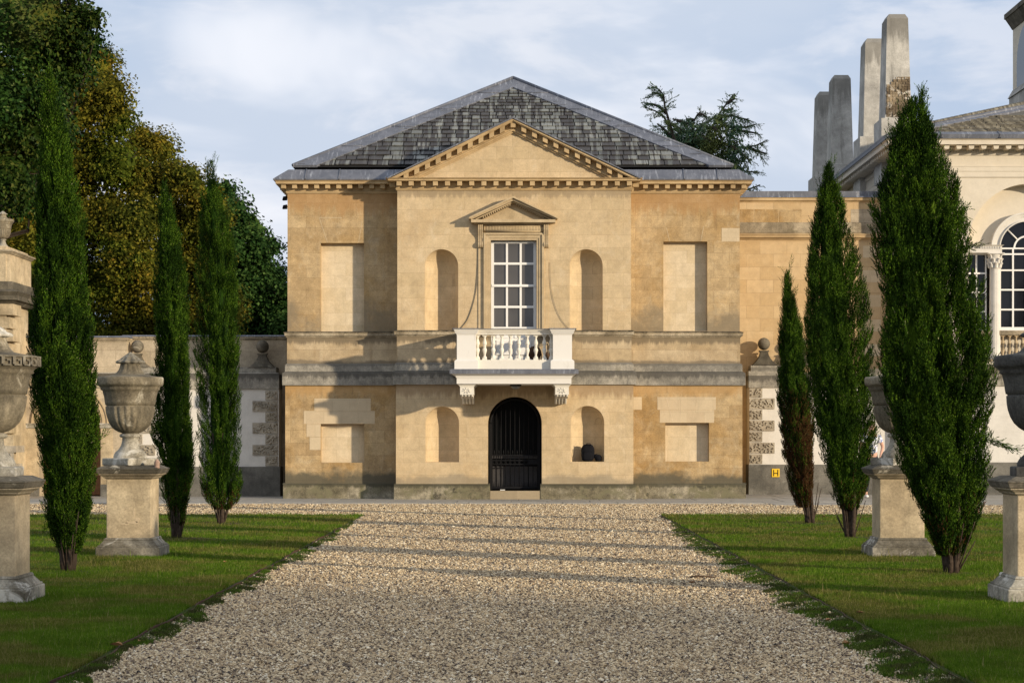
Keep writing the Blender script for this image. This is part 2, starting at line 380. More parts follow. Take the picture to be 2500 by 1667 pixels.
M['grass']=foliage('grass_blades',[(0,(.045,.100,.006)),(.6,(.098,.180,.012)),(.93,(.16,.225,.024)),(1,(.32,.27,.12))],noise_mix=[(0,(.07,.085,.012)),(.7,(.155,.165,.028)),(1,(.32,.26,.11))],noise_sc=.8,trans=.35)
M['weed']=foliage('weed_leaves',[(0,(.03,.07,.006)),(.6,(.07,.125,.012)),(1,(.12,.17,.025))],noise_mix=[(0,(.03,.035,.012)),(.7,(.06,.07,.02)),(1,(.12,.11,.04))],noise_sc=3,trans=.2)
def turf():
    t=NT('turf'); a=t.noise(t.pos,1.2,5,.6); b=t.noise(t.pos,40,4,.7)
    col=t.mix(t.ramp(a,.4,.65),(.035,.055,.010),(.055,.060,.018)); col=t.mix(t.math('MULTIPLY',t.ramp(b,.5,.7),.5),col,(.05,.04,.02))
    t.bump(b,.6,.02); return t.done(col,.95,.1)
M['turf']=turf()
def gravel():
    t=NT('gravel_ground')
    v=t.n.new('ShaderNodeTexVoronoi'); t.lk(t.pos,v.inputs['Vector']); v.inputs['Scale'].default_value=48
    sp=t.n.new('ShaderNodeSeparateColor'); t.lk(v.outputs['Color'],sp.inputs[0])
    col=t.cramp(sp.outputs[0],[(0,(.10,.075,.05)),(.25,(.26,.20,.14)),(.6,(.44,.345,.23)),(.85,(.55,.44,.31)),(1,(.64,.56,.44))])
    big=t.noise(t.pos,.6,5,.6); col=t.mix(t.math('MULTIPLY',t.ramp(big,.5,.7),.35),col,(.24,.20,.15))
    t.bump(t.math('SUBTRACT',1.0,v.outputs['Distance']),1.0,.02)
    return t.done(col,.85,.2)
M['gravel']=gravel()
def vergemat():
    t=NT('mossy_gravel')
    v=t.n.new('ShaderNodeTexVoronoi'); t.lk(t.pos,v.inputs['Vector']); v.inputs['Scale'].default_value=48
    sp=t.n.new('ShaderNodeSeparateColor'); t.lk(v.outputs['Color'],sp.inputs[0])
    col=t.cramp(sp.outputs[0],[(0,(.06,.05,.03)),(.5,(.17,.14,.09)),(1,(.38,.32,.23))])
    a=t.noise(t.pos,4.5,6,.65); col=t.mix(t.ramp(a,.40,.58),col,(.045,.070,.014))
    t.bump(t.math('SUBTRACT',1.0,v.outputs['Distance']),1.0,.02)
    return t.done(col,.95,.1)
M['verge']=vergemat()
def pebble():
    t=NT('gravel_pebbles')
    col=t.cramp(t.geo.outputs['Random Per Island'],[(0,(.035,.027,.022)),(.14,(.13,.09,.06)),(.36,(.37,.27,.155)),(.65,(.51,.385,.225)),(.88,(.62,.50,.31)),(1,(.76,.67,.50))])
    return t.done(col,.7,.3)
M['pebble']=pebble()

# ------------------------------------------------------------------ ground
GZ=0.0
def grid(x0,x1,y0,y1,nx,ny,zf,name,mat):
    xs=np.linspace(x0,x1,nx); ys=np.linspace(y0,y1,ny)
    gx,gy=np.meshgrid(xs,ys); gz=zf(gx,gy)
    V=np.stack([gx,gy,gz],-1).reshape(-1,3)
    i=np.arange(ny-1)[:,None]*nx+np.arange(nx-1)[None,:]
    Fc=np.stack([i,i+1,i+1+nx,i+nx],-1).reshape(-1,4)
    return np_mesh(name,V,Fc,mat,smooth=True)
mb=MB(); mb.add([(-3000,-1500,-.03),(3000,-1500,-.03),(3000,4500,-.03),(-3000,4500,-.03)],[(0,1,2,3)])
solo('ground',mb,M['turf'],None,None,kind='structure')
o=grid(-24,24,-12,48,97,241,lambda x,y:.006*np.sin(x*2.3+y*.7)*np.cos(y*1.9)+.004,'gravel_path',M['gravel']); tag(o,kind='structure')
LX=2.93
def lawn_edge(y,side):
    return side*(LX+.025*math.sin(y*1.7+side)+.015*math.sin(y*5.1+2*side))
def lawn(side,name):
    mb=MB(); ys=[-10+ (40.7+10)*k/150 for k in range(151)]
    vs=[];n=len(ys)
    for y in ys:
        xi=lawn_edge(y,side); h=.020+.004*math.sin(y*2.1)
        vs+= [(xi,y,-.01),(xi+side*.015,y,h),(xi+side*3.4,y,h+.01),(side*14.5,y,h)]
    fs=[]
    for k in range(n-1):
        for j in range(3):
            a=k*4+j; f=(a,a+1,a+5,a+4) if side>0 else (a+4,a+5,a+1,a)
            fs.append(tuple(reversed(f)))
    fs.append((len(vs)-4,len(vs)-3,len(vs)-2,len(vs)-1))
    mb.add(vs,fs,True)
    o=mb.build(name,M['turf']); return tag(o,kind='structure')
lawn(-1,'lawn'); lawn(1,'lawn')
def verge_w(y,side):
    n=math.sin(y*1.31+side*2)*.5+math.sin(y*3.7+side)*.35+math.sin(y*7.1+side*4)*.12+math.sin(y*21+side)*.05
    return max((.33+.15*n) if side>0 else (.14+.17*n),.0)*min(1,max((37-y)/6,0))
def verge(side):
    mb=MB(); vs=[];n=1200
    for k in range(n):
        y=10+28*k/(n-1); xi=lawn_edge(y,side); w=verge_w(y,side)+.02*random.random()
        vs+=[(xi,y,.013),(xi-side*w*.6,y,.0105),(xi-side*w,y,.006)]
    fs=[]
    for k in range(n-1):
        for j in range(2):
            a=k*3+j; f=(a,a+1,a+4,a+3); fs.append(f if side<0 else tuple(reversed(f)))
    # winding: make the faces look up
    mb.add(vs,[tuple(reversed(f)) for f in fs]); return tag(mb.build('earth_verge',M['verge']),kind='structure')
verge(-1); verge(1)
# rusty steel edging of the left lawn (it stands proud of the gravel)
mb=MB(); pts=[]
for k in range(120):
    y=8+ (35-8)*k/119; pts.append((lawn_edge(y,-1)+.012,y,.030+.003*math.sin(y*3)))
vs=[];fs=[]
for k,p in enumerate(pts):
    vs+=[(p[0],p[1],-.02),(p[0],p[1],p[2]),(p[0]-.012,p[1],p[2]),(p[0]-.012,p[1],-.02)]
for k in range(len(pts)-1):
    for j in range(3):
        a=k*4+j; fs.append((a+4,a+5,a+1,a))
mb.add(vs,fs)
solo('edging_and_shade_strip',mb,M['rust'],'rusty steel edging strip along the left lawn beside the gravel','edging')
mb=MB(); pts=[]  # right lawn: dark strip puts the shade of the raised edge into colour
vs=[];fs=[]
for k in range(120):
    y=8+(40.6-8)*k/119; p=(lawn_edge(y,1)-.012,y,.024+.004*math.sin(y*2.6))
    vs+=[(p[0],p[1],-.02),(p[0],p[1],p[2]),(p[0]+.012,p[1],p[2]),(p[0]+.012,p[1],-.02)]
for k in range(119):
    for j in range(3):
        a=k*4+j; fs.append((a,a+1,a+5,a+4))
mb.add(vs,fs)
solo('edging_and_shade_strip',mb,M['soil'],'dark strip colouring in the shade along the right lawn edge beside the gravel','edging')
# pavement of flagstones with a low kerb
PZ=.03
mb=MB(); rnd=random.Random(3)
def flagrow(x0,x1,y0,y1,z):
    x=x0
    while x<x1-.05:
        w=min(rnd.uniform(.8,1.35),x1-x); zz=z+rnd.uniform(-.004,.004)
        mb.box(x+.006,x+w-.006,y0+.006,y1-.006,-.02,zz); x+=w
flagrow(-13,12.5,47.35,48.2,PZ); flagrow(-13,12.5,48.2,49.3,PZ); flagrow(-13,12.5,49.3,50.8,PZ)
flagrow(-14,-5.5,50.8,52.9,PZ); flagrow(5.5,14,50.8,54.6,PZ)
flagrow(5.95,14,46.35,47.35,PZ); flagrow(5.2,5.9,46.5,47.1,.012)
tag(mb.build('pavement',M['flags'],bevel=.006),kind='structure')
mb=MB(); mb.box(-14,14.4,46.37 if False else 47.37,54.5,-.02,.012)
tag(mb.build('pavement_bed',M['soil']),kind='structure')

# ------------------------------------------------------------------ the link building
LB=thing('pavilion','golden stone pavilion with slate hipped roof, pediment, niches and central arched gateway','building',(0,50.3,0))
YB,YW=50.3,50.96
s=YB/F
zp,zb0,zb1,zb2,zs0,zs1=.413,2.837,3.169,3.376,4.02,4.175
zc=7.62
bx0,bx1=X(970,YB),X(1540.5,YB)
wx0,wx1=X(702,YW),X(1806,YW)
lbx0,lbx1=X(967,YB),X(1546,YB)
lwx0,lwx1=X(697,YW),X(1812,YW)
BK=62.0
def part(mb,name,mat,par=LB,**k): return mb.build(name,mat,par,**k)
# --- walls
def rect(x0,x1,z0,z1,y,d): m=MB(); m.box(x0,x1,y-1,y+d,z0,z1); return m
def niche_cut(m,xl,xr,zt,zb,y):
    r=(xr-xl)/2; cx=(xl+xr)/2; zs=zt-r
    prof=[(0,zb),(r,zb),(r,zs)]+[(r*math.cos(a*PI/2/10),zs+r*math.sin(a*PI/2/10)) for a in range(1,10)]+[(0,zt)]
    prof=[(max(p[0],1e-5),p[1]) for p in prof]
    # depth flattened slightly
    b=len(m.v); m.lathe(prof,0,0,0,64)
    n=64
    m.f.append(tuple(reversed(range(b,b+n)))); m.sm.append(False); m.mi.append(0)
    m.f.append(tuple(range(b+(len(prof)-1)*n,b+len(prof)*n))); m.sm.append(False); m.mi.append(0)
    for i in range(b,len(m.v)):
        x_,y_,z_=m.v[i]; m.v[i]=(cx+x_,y+y_*.97,z_)
mb=MB(); mb.box(bx0,bx1,YB,YB+1.6,zb2-.1,zc+.3)
bw=mb.build('bay_upper_wall',M['bay'],LB); 
LBo=Vector((0,50.3,0))
def cut_world(o,m):
    off=world_off(o.parent)
    m.v=[(v[0]-off.x,v[1]-off.y,v[2]-off.z) for v in m.v]
    # evaluate both in local space: temporarily unparent
    p=o.parent; o.parent=None
    cut(o,m); o.parent=p
c=MB()
niche_cut(c,X(1037,YB),X(1118.7,YB),Z(608.5,YB),Z(806,YB),YB)
niche_cut(c,X(1390.6,YB),X(1471.4,YB),Z(608.5,YB),Z(806,YB),YB)
c.box(X(1198.4,YB),X(1310,YB),YB-.5,YB+.55,Z(884,YB),Z(587,YB))
cut_world(bw,c)
mb=MB(); mb.box(lbx0,lbx1,YB-.05,YB+1.6,PZ,zb0+.2)
lw=mb.build('bay_lower_wall',M['bay'],LB)
dx0,dx1=X(1191,YB),X(1322.8,YB); dr=(dx1-dx0)/2; dcx=(dx0+dx1)/2; dzt=Z(968.3,YB); dzs=dzt-dr; dz0=Z(1197.3,YB)
c=MB()
niche_cut(c,X(1038.7,YB),X(1121,YB),Z(992,YB),Z(1127.6,YB),YB-.05)
niche_cut(c,X(1393,YB),X(1475,YB),Z(990.6,YB),Z(1126.6,YB),YB-.05)
arch=[(dx0,dz0),(dx1,dz0)]+[(dcx+dr*math.cos(PI*k/32),dzs+dr*math.sin(PI*k/32)) for k in range(0,33)]
c.prism(arch,YB-1,YB+3)
cut_world(lw,c)
mb=MB(); mb.box(wx0,wx1,YW,BK,zb2-.1,zc+.3)
ww=mb.build('wing_upper_wall',M['wing'],LB)
c=MB()
RD=.23
c.box(X(782.6,YW),X(888.8,YW),YW-1,YW+RD,Z(809.5,YW),Z(593.3,YW))
c.box(X(1619.6,YW),X(1726.8,YW),YW-1,YW+RD,Z(808,YW),Z(589.7,YW))
c.box(-.55,.6,YW-1,YW+3,Z(884,YB),Z(587,YB))
cut_world(ww,c)
mb=MB(); mb.box(lwx0,lwx1,YW-.05,BK,PZ,zb0+.2)
wl=mb.build('wing_lower_wall',M['winglow'],LB)
c=MB()
c.box(X(783.3,YW),X(889.5,YW),YW-1,YW+RD-.05,Z(1129,YW),Z(1034.7,YW))
c.box(X(1623.9,YW),X(1730.6,YW),YW-1,YW+RD-.05,Z(1126,YW),Z(1032,YW))
c.prism([(x+ (0.001 if x<dcx else -.001),z) for x,z in arch],YW-1,YW+4)
cut_world(wl,c)
# blocked windows: their infill is paler ashlar
for (a,b,t,u,yy) in ((782.6,888.8,593.3,809.5,YW+RD),(1619.6,1726.8,589.7,808,YW+RD),(783.3,889.5,1034.7,1129,YW+RD-.05),(1623.9,1730.6,1032,1126,YW+RD-.05)):
    m=MB(); m.box(X(a,YW),X(b,YW),yy-.012,yy+.02,Z(u,YW),Z(t,YW)); part(m,'blocked_window',M['recess'])
# pale replacement stones let into the ochre walls
def patch(rects,Yp,th=.004):
    m=MB()
    for a,b,t,u in rects: m.box(X(a,Yp),X(b,Yp),Yp-th,Yp+.02,Z(u,Yp),Z(t,Yp))
    part(m,'new_stone_patch',M['patch'])
YWl=YW-.05
patch([(767.5,905,972.5,1002.5)],YWl); patch([(742,915,1003,1034.2)],YWl); patch([(748.5,782.8,1034.7,1066)],YWl); patch([(756,782.8,1066.5,1098)],YWl)
patch([(1605,1748,969,1000)],YWl); patch([(1611,1743.5,1000.5,1031.5)],YWl); patch([(1546.5,1567,969,1000)],YWl)
patch([(1762,1805.5,557,590)],YW)
patch([(1753.5,1805,851,879)],YW)
# splayed voussoir joints above the blocked windows (thin pale pointing)
for lns,yp in ((((779.5,531.7,799.6,592),(779.5,531.7,835,531.7),(884,540,875.5,592)),YW),(((1627,556,1635,589),(1718,552,1711,589)),YW)):
    for a,b,c_,d_ in lns:
        P0=Vector((X(a,yp),0,Z(b,yp))); P1=Vector((X(c_,yp),0,Z(d_,yp))); dv=(P1-P0).normalized(); nn=Vector((dv.z,0,-dv.x))*.006
        pl_=[(P0+nn),(P1+nn),(P1-nn),(P0-nn)]
        m=MB(); m.prism([(v.x,v.z) for v in pl_],yp-.003,yp+.01); part(m,'joint_line',M['patch'])
for lns,yp in ((((1627,970,1643,1031),(1662,970,1662,1031),(1703,970,1690,1031)),YWl),(((790,973,794,1002),(878,973,870,1002)),YWl)):
    for a,b,c_,d_ in lns:
        P0=Vector((X(a,yp),0,Z(b,yp))); P1=Vector((X(c_,yp),0,Z(d_,yp))); dv=(P1-P0).normalized(); nn=Vector((dv.z,0,-dv.x))*.004
        pl_=[(P0+nn),(P1+nn),(P1-nn),(P0-nn)]
        m=MB(); m.prism([(v.x,v.z) for v in pl_],yp-.007,yp+.01); part(m,'joint_line',M['recess'])
# --- plinth, bands, string course
def levels(mb,x0b,x1b,yb,x0w,x1w,yw,z0,z1,p0,p1):
    mb.ledge(x0b,x1b,yb,yb+1.2,z0,z1,p0,p1)
    mb.ledge(x0w,x1w,yw,BK-.3,z0,z1,p0,p1,back=0)
m=MB()
px0,px1=X(1191,YB),X(1322.8,YB)
for (a,b) in ((lbx0-.05,X(1196,YB)),(X(1319,YB),lbx1+.06)):
    m.box(a,b,YB-.115,YB+.35,PZ-.02,zp-.03); m.add([(a,YB-.115,zp-.03),(b,YB-.115,zp-.03),(b,YB-.03,zp),(a,YB-.03,zp),(a,YB+.3,zp-.03),(b,YB+.3,zp-.03),(b,YB+.3,zp),(a,YB+.3,zp)],[(0,1,2,3),(3,2,6,7),(1,5,6,2),(0,3,7,4)])
for (a,b) in ((lwx0-.05,-2.0),(2.0,lwx1+.08)):
    m.box(a,b,YW-.12,BK,PZ-.02,zp-.03); m.ledge(a,b,YW-.04,BK,zp-.03,zp,.03,.0)
part(m,'plinth',M['plinth'],bevel=.008)
m=MB(); m.box(X(1196.2,YB),X(1318.8,YB),YB-.1,YB+.9,PZ-.01,dz0); part(m,'door_step',M['bay'],bevel=.01)
m=MB()
levels(m,lbx0,lbx1,YB-.05,lwx0,lwx1,YWl,zb0,zb1-.03,.07,.07)
levels(m,lbx0,lbx1,YB-.05,lwx0,lwx1,YWl,zb1-.03,zb1,.07,.02)
part(m,'lower_band',M['band'],bevel=.006)
m=MB()
levels(m,bx0-.03,bx1+.03,YB-.03,wx0-.03,wx1+.03,YW-.03,zb1,zb2-.03,.03,.03)
levels(m,bx0-.03,bx1+.03,YB-.03,wx0-.03,wx1+.03,YW-.03,zb2-.03,zb2,.03,-.01)
part(m,'upper_band',M['band'],bevel=.006)
m=MB(); levels(m,bx0-.012,bx1+.012,YB-.012,wx0-.012,wx1+.012,YW-.012,zb2,zs0,.0,.0)
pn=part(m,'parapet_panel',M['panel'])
# the balcony door opening runs through panel and bands behind the balcony
c=MB(); c.box(X(1198.4,YB),X(1310,YB),YB-.5,YB+.55,Z(884,YB),Z(800,YB))
cut_world(pn,c)
m=MB()
for z0,z1,p0,p1 in ((zs0,zs0+.045,.02,.05),(zs0+.045,zs0+.105,.07,.07),(zs0+.105,zs0+.135,.07,.095),(zs0+.135,zs1,.09,.02)):
    for a,b in ((bx0,X(1197,YB)),(X(1311,YB),bx1)):
        m.ledge(a,b,YB,YB+.3,z0,z1,p0,p1)
    for a,b in ((wx0,-2.5),(2.6,wx1)): m.ledge(a,b,YW,BK-.3,z0,z1,p0,p1)
part(m,'string_course',M['sill'])
# --- cornices
YC=YB-.29
zk=Z(435,YC)              # top of the horizontal bay corona
m=MB()
m.ledge(bx0,bx1,YB,YB+.5,zc-.02,zc+.03,.02,.05)
m.box(bx0-.03,bx1+.03,YB-.03,YB+.5,zc+.03,zk-.06)
m.box(bx0-.22,bx1+.22,YB-.24,YB+.5,zk-.055,zk-.015)
m.ledge(bx0,bx1,YB,YB+.5,zk-.015,zk+.012,.25,.28)
for y0 in (YB,): pass
k0=bx0-.01; n=20; sp=(bx1-bx0+.02-.12)/(n-1)
for k in range(n):
    a=k0+k*sp; m.box(a,a+.12,YB-.2,YB-.02,zk-.17,zk-.05)
for sx in (bx0-.2,bx1+.05):
    m.box(sx,sx+.15,YB+.1,YB+.22,zk-.17,zk-.05)
part(m,'bay_cornice',M['cornice'],bevel=.004)
m=MB()
zw=zk
m.ledge(wx0,wx1,YW,BK,zc-.02,zc+.03,.02,.05)
m.box(wx0-.03,wx1+.03,YW-.03,BK,zc+.03,zk-.06)
m.box(wx0-.27,wx1+.27,YW-.27,BK+.2,zk-.055,zk+.0)
m.ledge(wx0,wx1,YW,BK+.2,zk+.0,zk+.035,.27,.31)
def mods(x0,x1,y0,y1,z0,z1,n,w):
    for k in range(n):
        a=x0+(x1-x0-w)*k/(n-1); m.box(a,a+w,y0,y1,z0,z1)
mods(wx0-.14,bx0-.33,YW-.2,YW-.02,zk-.16,zk-.05,10,.115)
mods(bx1+.33,wx1+.14,YW-.2,YW-.02,zk-.16,zk-.05,10,.115)
for k in range(34):
    yy=YW+.1+k*.32
    m.box(wx0-.2,wx0-.02,yy,yy+.12,zk-.16,zk-.05); m.box(wx1+.02,wx1+.2,yy,yy+.12,zk-.16,zk-.05)
part(m,'wing_cornice',M['cornice'],bevel=.004)
# --- pediment
ax=X(1252.7,YC); az=Z(285.3,YC); ex0=X(944.6,YC); ex1=X(1563.8,YC)
slope=(az-zk)/(ax-ex0)
def rake(m,t0,t1,y0,y1,cutbase=True,inset=0):
    # slab between vertical offsets t0 (top) and t1 (bottom) below the raking line
    for sgn,e in ((-1,ex0+inset),(1,ex1-inset)):
        L=abs(ax-e); sl=(az-zk)/abs(ax-(ex0 if sgn<0 else ex1))
        def zt(x): return az-abs(x-ax)*sl
        b=[]
        # clip to z>=zk
        def xat(off):   # x where line minus off reaches zk
            return ax+sgn*max((az-off-zk)/sl,0.0)
        xt=ax+sgn*min(abs(xat(t0)-ax),L); xb=ax+sgn*min(abs(xat(t1)-ax),L)
        poly=[(ax,zt(ax)-t1),(ax,zt(ax)-t0),(xt,zt(xt)-t0),(xb,max(zt(xb)-t1,zk))]
        if abs(xt-xb)<1e-6: pass
        if sgn<0: poly=[poly[0],poly[1],poly[2],poly[3]]
        else: poly=list(reversed(poly))
        m.prism(poly,y0,y1)
m=MB()
rake(m,.035,.085,YB-.26,YB+.3)
rake(m,.085,.105,YB-.24,YB+.3)
rake(m,.105,.27,YB-.05,YB+.3)
rake(m,.27,.315,YB-.085,YB+.3)
rake(m,.315,.36,YB-.045,YB+.3)
for sgn,e in ((-1,ex0),(1,ex1)):
    sl=(az-zk)/abs(ax-e); ang=math.atan(sl)
    for k in range(0,12):
        d=.03+k*.262 if k else 0
        if k==0: 
            if sgn<0: continue
            xa,xb=ax-.06,ax+.06
            m.prism([(xa,az-.245),(xb,az-.245),(xb,az-.1-.03),(ax,az-.1),(xa,az-.1-.03)],YB-.2,YB-.02); continue
        d=k*.262
        if d>abs(ax-e)-.42: continue
        xc=ax+sgn*d; xa,xb=xc-.058,xc+.058
        f=lambda x:az-abs(x-ax)*sl
        m.prism([(xa,f(xa)-.235),(xb,f(xb)-.235),(xb,f(xb)-.10),(xa,f(xa)-.10)],YB-.2,YB-.02)
part(m,'raking_cornice',M['cornice'])
m=MB(); m.prism([(ex0+.5,zk-.02),(ex1-.5,zk-.02),(ax,az-.3)],YB+.0,YB+.3); part(m,'tympanum',M['bay'])
m=MB()
for sgn,e in ((-1,ex0),(1,ex1)):
    sl=(az-zk)/abs(ax-e)
    P=[(ax,az-.036),(ax,az),(e-.0,zk+.012),(e+(-sgn)*.02,zk-.018)]
    P[3]=(e,zk-.018)
    if sgn>0: P=list(reversed(P))
    m.prism(P,YB-.29,YB+3.6)
part(m,'pediment_roof',M['lead'])
# --- main roof
EZ=Z(408,YW+.1); rx0,rx1=X(714.7,YW+.1),X(1789,YW+.1); ry0=YW+.1; ry1=ry0+11.0; rax=(rx0+rx1)/2; ray=(ry0+ry1)/2
APZ=Z(192,ray)
rax=X(1252.7,ray)
m=MB(); m.add([(rx0,ry0,EZ),(rx1,ry0,EZ),(rx1,ry1,EZ),(rx0,ry1,EZ),(rax,ray,APZ-.05)],[(0,1,4),(1,2,4),(2,3,4),(3,0,4),(3,2,1,0)])
rf=part(m,'roof',M['slateunder'])
m=MB(); rnd=random.Random(11)
H=APZ-EZ-.05; D=ray-ry0
tv=0.012; row=0
nvec=Vector((0,-H,D)).normalized()
while tv<.965:
    dh=(.160-.066*tv)/H     # fraction per course
    hwl=(1-tv); 
    xl=rx0+(rax-rx0)*tv; xr=rx1+(rax-rx1)*tv
    w0=.33-.14*tv
    x=xl+.05-rnd.random()*w0
    while x<xr-.05:
        w=w0*rnd.uniform(.72,1.3)
        a,b=max(x,xl),min(x+w,xr)
        if b-a>.04:
            def P(xx,t,o): return Vector((xx,ry0+D*t,EZ+H*t))+nvec*o
            lift=.040+rnd.uniform(0,.02); j=rnd.uniform(-.0015,.0015)
            # clip slates to the hip lines
            def cl(xx,t):
                l=rx0+(rax-rx0)*t; r_=rx1+(rax-rx1)*t; return min(max(xx,l),r_)
            t0=tv+j; t1=min(tv+dh*1.35,.985)
            vs=[P(a+.011,t0,lift),P(b-.011,t0,lift+rnd.uniform(-.005,.005)),P(cl(b-.011,t1),t1,.008),P(cl(a+.011,t1),t1,.008),P(a+.011,t0,lift-.022),P(b-.011,t0,lift-.022)]
            m.add(vs,[(0,1,2,3),(4,5,1,0),(4,0,3),(1,5,2)])
        x+=w
    tv+=dh; row+=1
sl=m.build('front_slates',M['slate'],rf)
# lead hip flashings: a flat strip on each face with a round roll on the hip
m=MB()
def strip(A,B,inA,inB,nrm,o=.06,th=.04):
    A,B,inA,inB=[Vector(v) for v in (A,B,inA,inB)]; n=Vector(nrm).normalized()
    vs=[A+n*o,B+n*o,inB+n*o,inA+n*o,A-n*.02,B-n*.02,inB-n*.02,inA-n*.02]
    m.add(vs,[(0,1,2,3),(3,2,1,0),(4,5,6,7),(0,1,5,4),(1,2,6,5),(2,3,7,6),(3,0,4,7)])
ap=Vector((rax,ray,APZ-.05))
cor=[Vector((rx0,ry0,EZ)),Vector((rx1,ry0,EZ)),Vector((rx1,ry1,EZ)),Vector((rx0,ry1,EZ))]
FW=.60
for i in range(4):
    A=cor[i]
    for j,(dirn) in ((0,cor[(i+1)%4]-A),(1,cor[(i-1)%4]-A)):
        d=dirn.normalized()
        fc=(cor[(i+1)%4] if j==0 else cor[(i-1)%4])
        n=(fc-A).cross(ap-A); n= n if n.z>0 else -n
        vs=A; t=.0
        q=A+d*FW; qa=ap+d*0
        # constant-width strip, clipped at the ridge by meeting its twin on the centre line
        mid=(A+fc)/2
        end_t=(1-FW/((fc-A).length/2))
        innerend=ap+(Vector(mid)-ap)*(1-end_t)
        nn=n.normalized()
        o=.055
        v=[A+nn*o,q+nn*o,innerend+nn*o,ap+nn*o,A-nn*.01,q-nn*.01,innerend-nn*.01,ap-nn*.01]
        m.add(v,[(0,1,2,3),(3,2,1,0),(4,5,1,0),(5,6,2,1)])
for i in range(4):
    m.tube([cor[i]+Vector((0,0,.04)),ap+Vector((0,0,.075))],.045,8)
# cross seams
part(m,'hip_flashing',M['lead'],rf)
for (a,b) in ((cor[0],cor[1]),):
    for k in (.2,.42,.62,.82):
        for side in (0,1):
            A=cor[side]; n=Vector((0,-H,D)).normalized(); p=A+(ap-A)*k; d=Vector((1 if side==0 else -1,0,0))
            m=MB(); m.tube([p+n*.062,p+d*FW*.98+n*.062-(Vector((0,0,0)))],.009,5); part(m,'flashing_seam',M['lead'],rf)
# --- lead gutter above the wing cornice
m=MB()
gz0=zk+.035; gz1=Z(414,YW-.0)
m.ledge(wx0,wx1,YW,BK+.2,gz0,gz0+.03,.325,.325)
m.ledge(wx0,wx1,YW,BK+.2,gz0+.03,gz1,.325,-.02)
for px_ in (747,829,1669,1751):
    xx=X(px_,YW-.1)
    m.tube([(xx,YW-.335,gz0),(xx,YW-.335,gz0+.03),(xx,YW+.02,gz1+.008)],.016,6)
part(m,'gutter',M['lead'])
# --- dark cables beside the window
def cable(pts,r,name='cable'):
    m=MB(); m.tube([(X(a,YB),YB-.02,Z(b,YB)) for a,b in pts],r,6); part(m,name,M['cable'])
def spline(pts,n=8):
    out=[]
    P=[pts[0]]+pts+[pts[-1]]
    for i in range(1,len(P)-2):
        for k in range(n):
            t=k/n; a,b,c_,d=[np.array(P[i+j],float) for j in (-1,0,1,2)]
            out.append(tuple(.5*((2*b)+(-a+c_)*t+(2*a-5*b+4*c_-d)*t*t+(-a+3*b-3*c_+d)*t**3)))
    out.append(tuple(pts[-1])); return out
cable(spline([(1167.5,606),(1167,640),(1165,680),(1161,715),(1154,745),(1141,780),(1125,801)]),.009)
cable(spline([(1342.5,640),(1343,680),(1347,715),(1356,750),(1370,780),(1387,801)]),.0045)

# --- balcony window: sash, door panels, stone surround
W_=tag(MB().box(X(1199,YB),X(1309.5,YB),YB+.2,YB+.26,Z(884,YB),Z(802,YB)).build('window',M['sash'],LB))
YS=YB+.16
m=MB(); m.box(X(1206,YS),X(1302.4,YS),YS+.03,YS+.04,Z(799,YS),Z(592,YS)); m.build('pane',M['pane'],W_)
m=MB()
xl,xr=X(1199,YS),X(1309.5,YS)
m.box(xl,X(1206,YS),YS-.02,YS+.08,Z(884,YS),Z(588,YS)); m.box(X(1302.4,YS),xr,YS-.02,YS+.08,Z(884,YS),Z(588,YS))
m.box(X(1206,YS),X(1302.4,YS),YS-.02,YS+.08,Z(594.5,YS),Z(588,YS))
for a,b in ((641,646.5),(694.5,701),(746.5,752),(798,803)):
    m.box(X(1206,YS),X(1302.4,YS),YS-.005,YS+.06,Z(b,YS),Z(a,YS))
m.box(X(1200.5,YS),X(1308,YS),YS-.035,YS+.03,Z(700.5,YS),Z(695,YS))
for a,b in ((1235.2,1240.2),(1268.8,1273.8)):
    m.box(X(a,YS),X(b,YS),YS-.004,YS+.06,Z(803,YS),Z(594.5,YS))
m.build('sash_frame',M['sash'],W_)
m=MB()
for a,b in ((1212,1252),(1256,1297)):
    m.box(X(a,YS),X(b,YS),YS+.005,YS+.1,Z(866,YS),Z(830,YS)); m.box(X(a,YS),X(b,YS),YS+.02,YS+.1,Z(826,YS),Z(808,YS))
m.build('door_panel',M['sash'],W_)
AR=thing('window_surround',None,None,(0,0,0)); AR.parent=LB; AR.location=(0,-50.3,0)
m=MB()
def frame_steps(x0,x1,zt,zb,steps):
    for i,(w0,w1,pr) in enumerate(steps):
        # ring from offset w0 to w1 outward
        m.box(x0-w1,x0-w0,YB-pr,YB+.12,zb,zt+w1); m.box(x1+w0,x1+w1,YB-pr,YB+.12,zb,zt+w1)
        m.box(x0-w0,x1+w0,YB-pr,YB+.12,zt+w0,zt+w1)
wx0_,wx1_=X(1198.4,YB),X(1310,YB); wzt=Z(587,YB)
frame_steps(wx0_,wx1_,wzt,zs0,[(0,.05,.03),(.05,.06,.045),(.06,.12,.05),(.12,.13,.065),(.13,.178,.085)])
m.build('architrave',M['frame'],AR,bevel=.003)
m=MB()
m.box(X(1168,YB),X(1180.3,YB),YB-.025,YB+.1,zs0,Z(545,YB)); m.build('backing_strip',M['bay'],AR); m=MB(); m.box(X(1328,YB),X(1338,YB),YB-.025,YB+.1,zs0,Z(545,YB))
m.build('backing_strip',M['bay'],AR)
m=MB()
fz0,fz1=Z(568,YB),Z(549,YB); fx0,fx1=X(1180.7,YB),X(1327.7,YB)
pr=[]; 
for k in range(9):
    a=-PI/2+PI*k/8; pr.append((YB-.05-.06*math.cos(a),(fz0+fz1)/2+(fz1-fz0)/2*math.sin(a)))
vs=[(fx0,y,z) for y,z in pr]+[(fx1,y,z) for y,z in pr]
m.add(vs,[(i,i+9,i+10,i+1) for i in range(8)]+[tuple(range(9)),tuple(range(17,8,-1))],True)
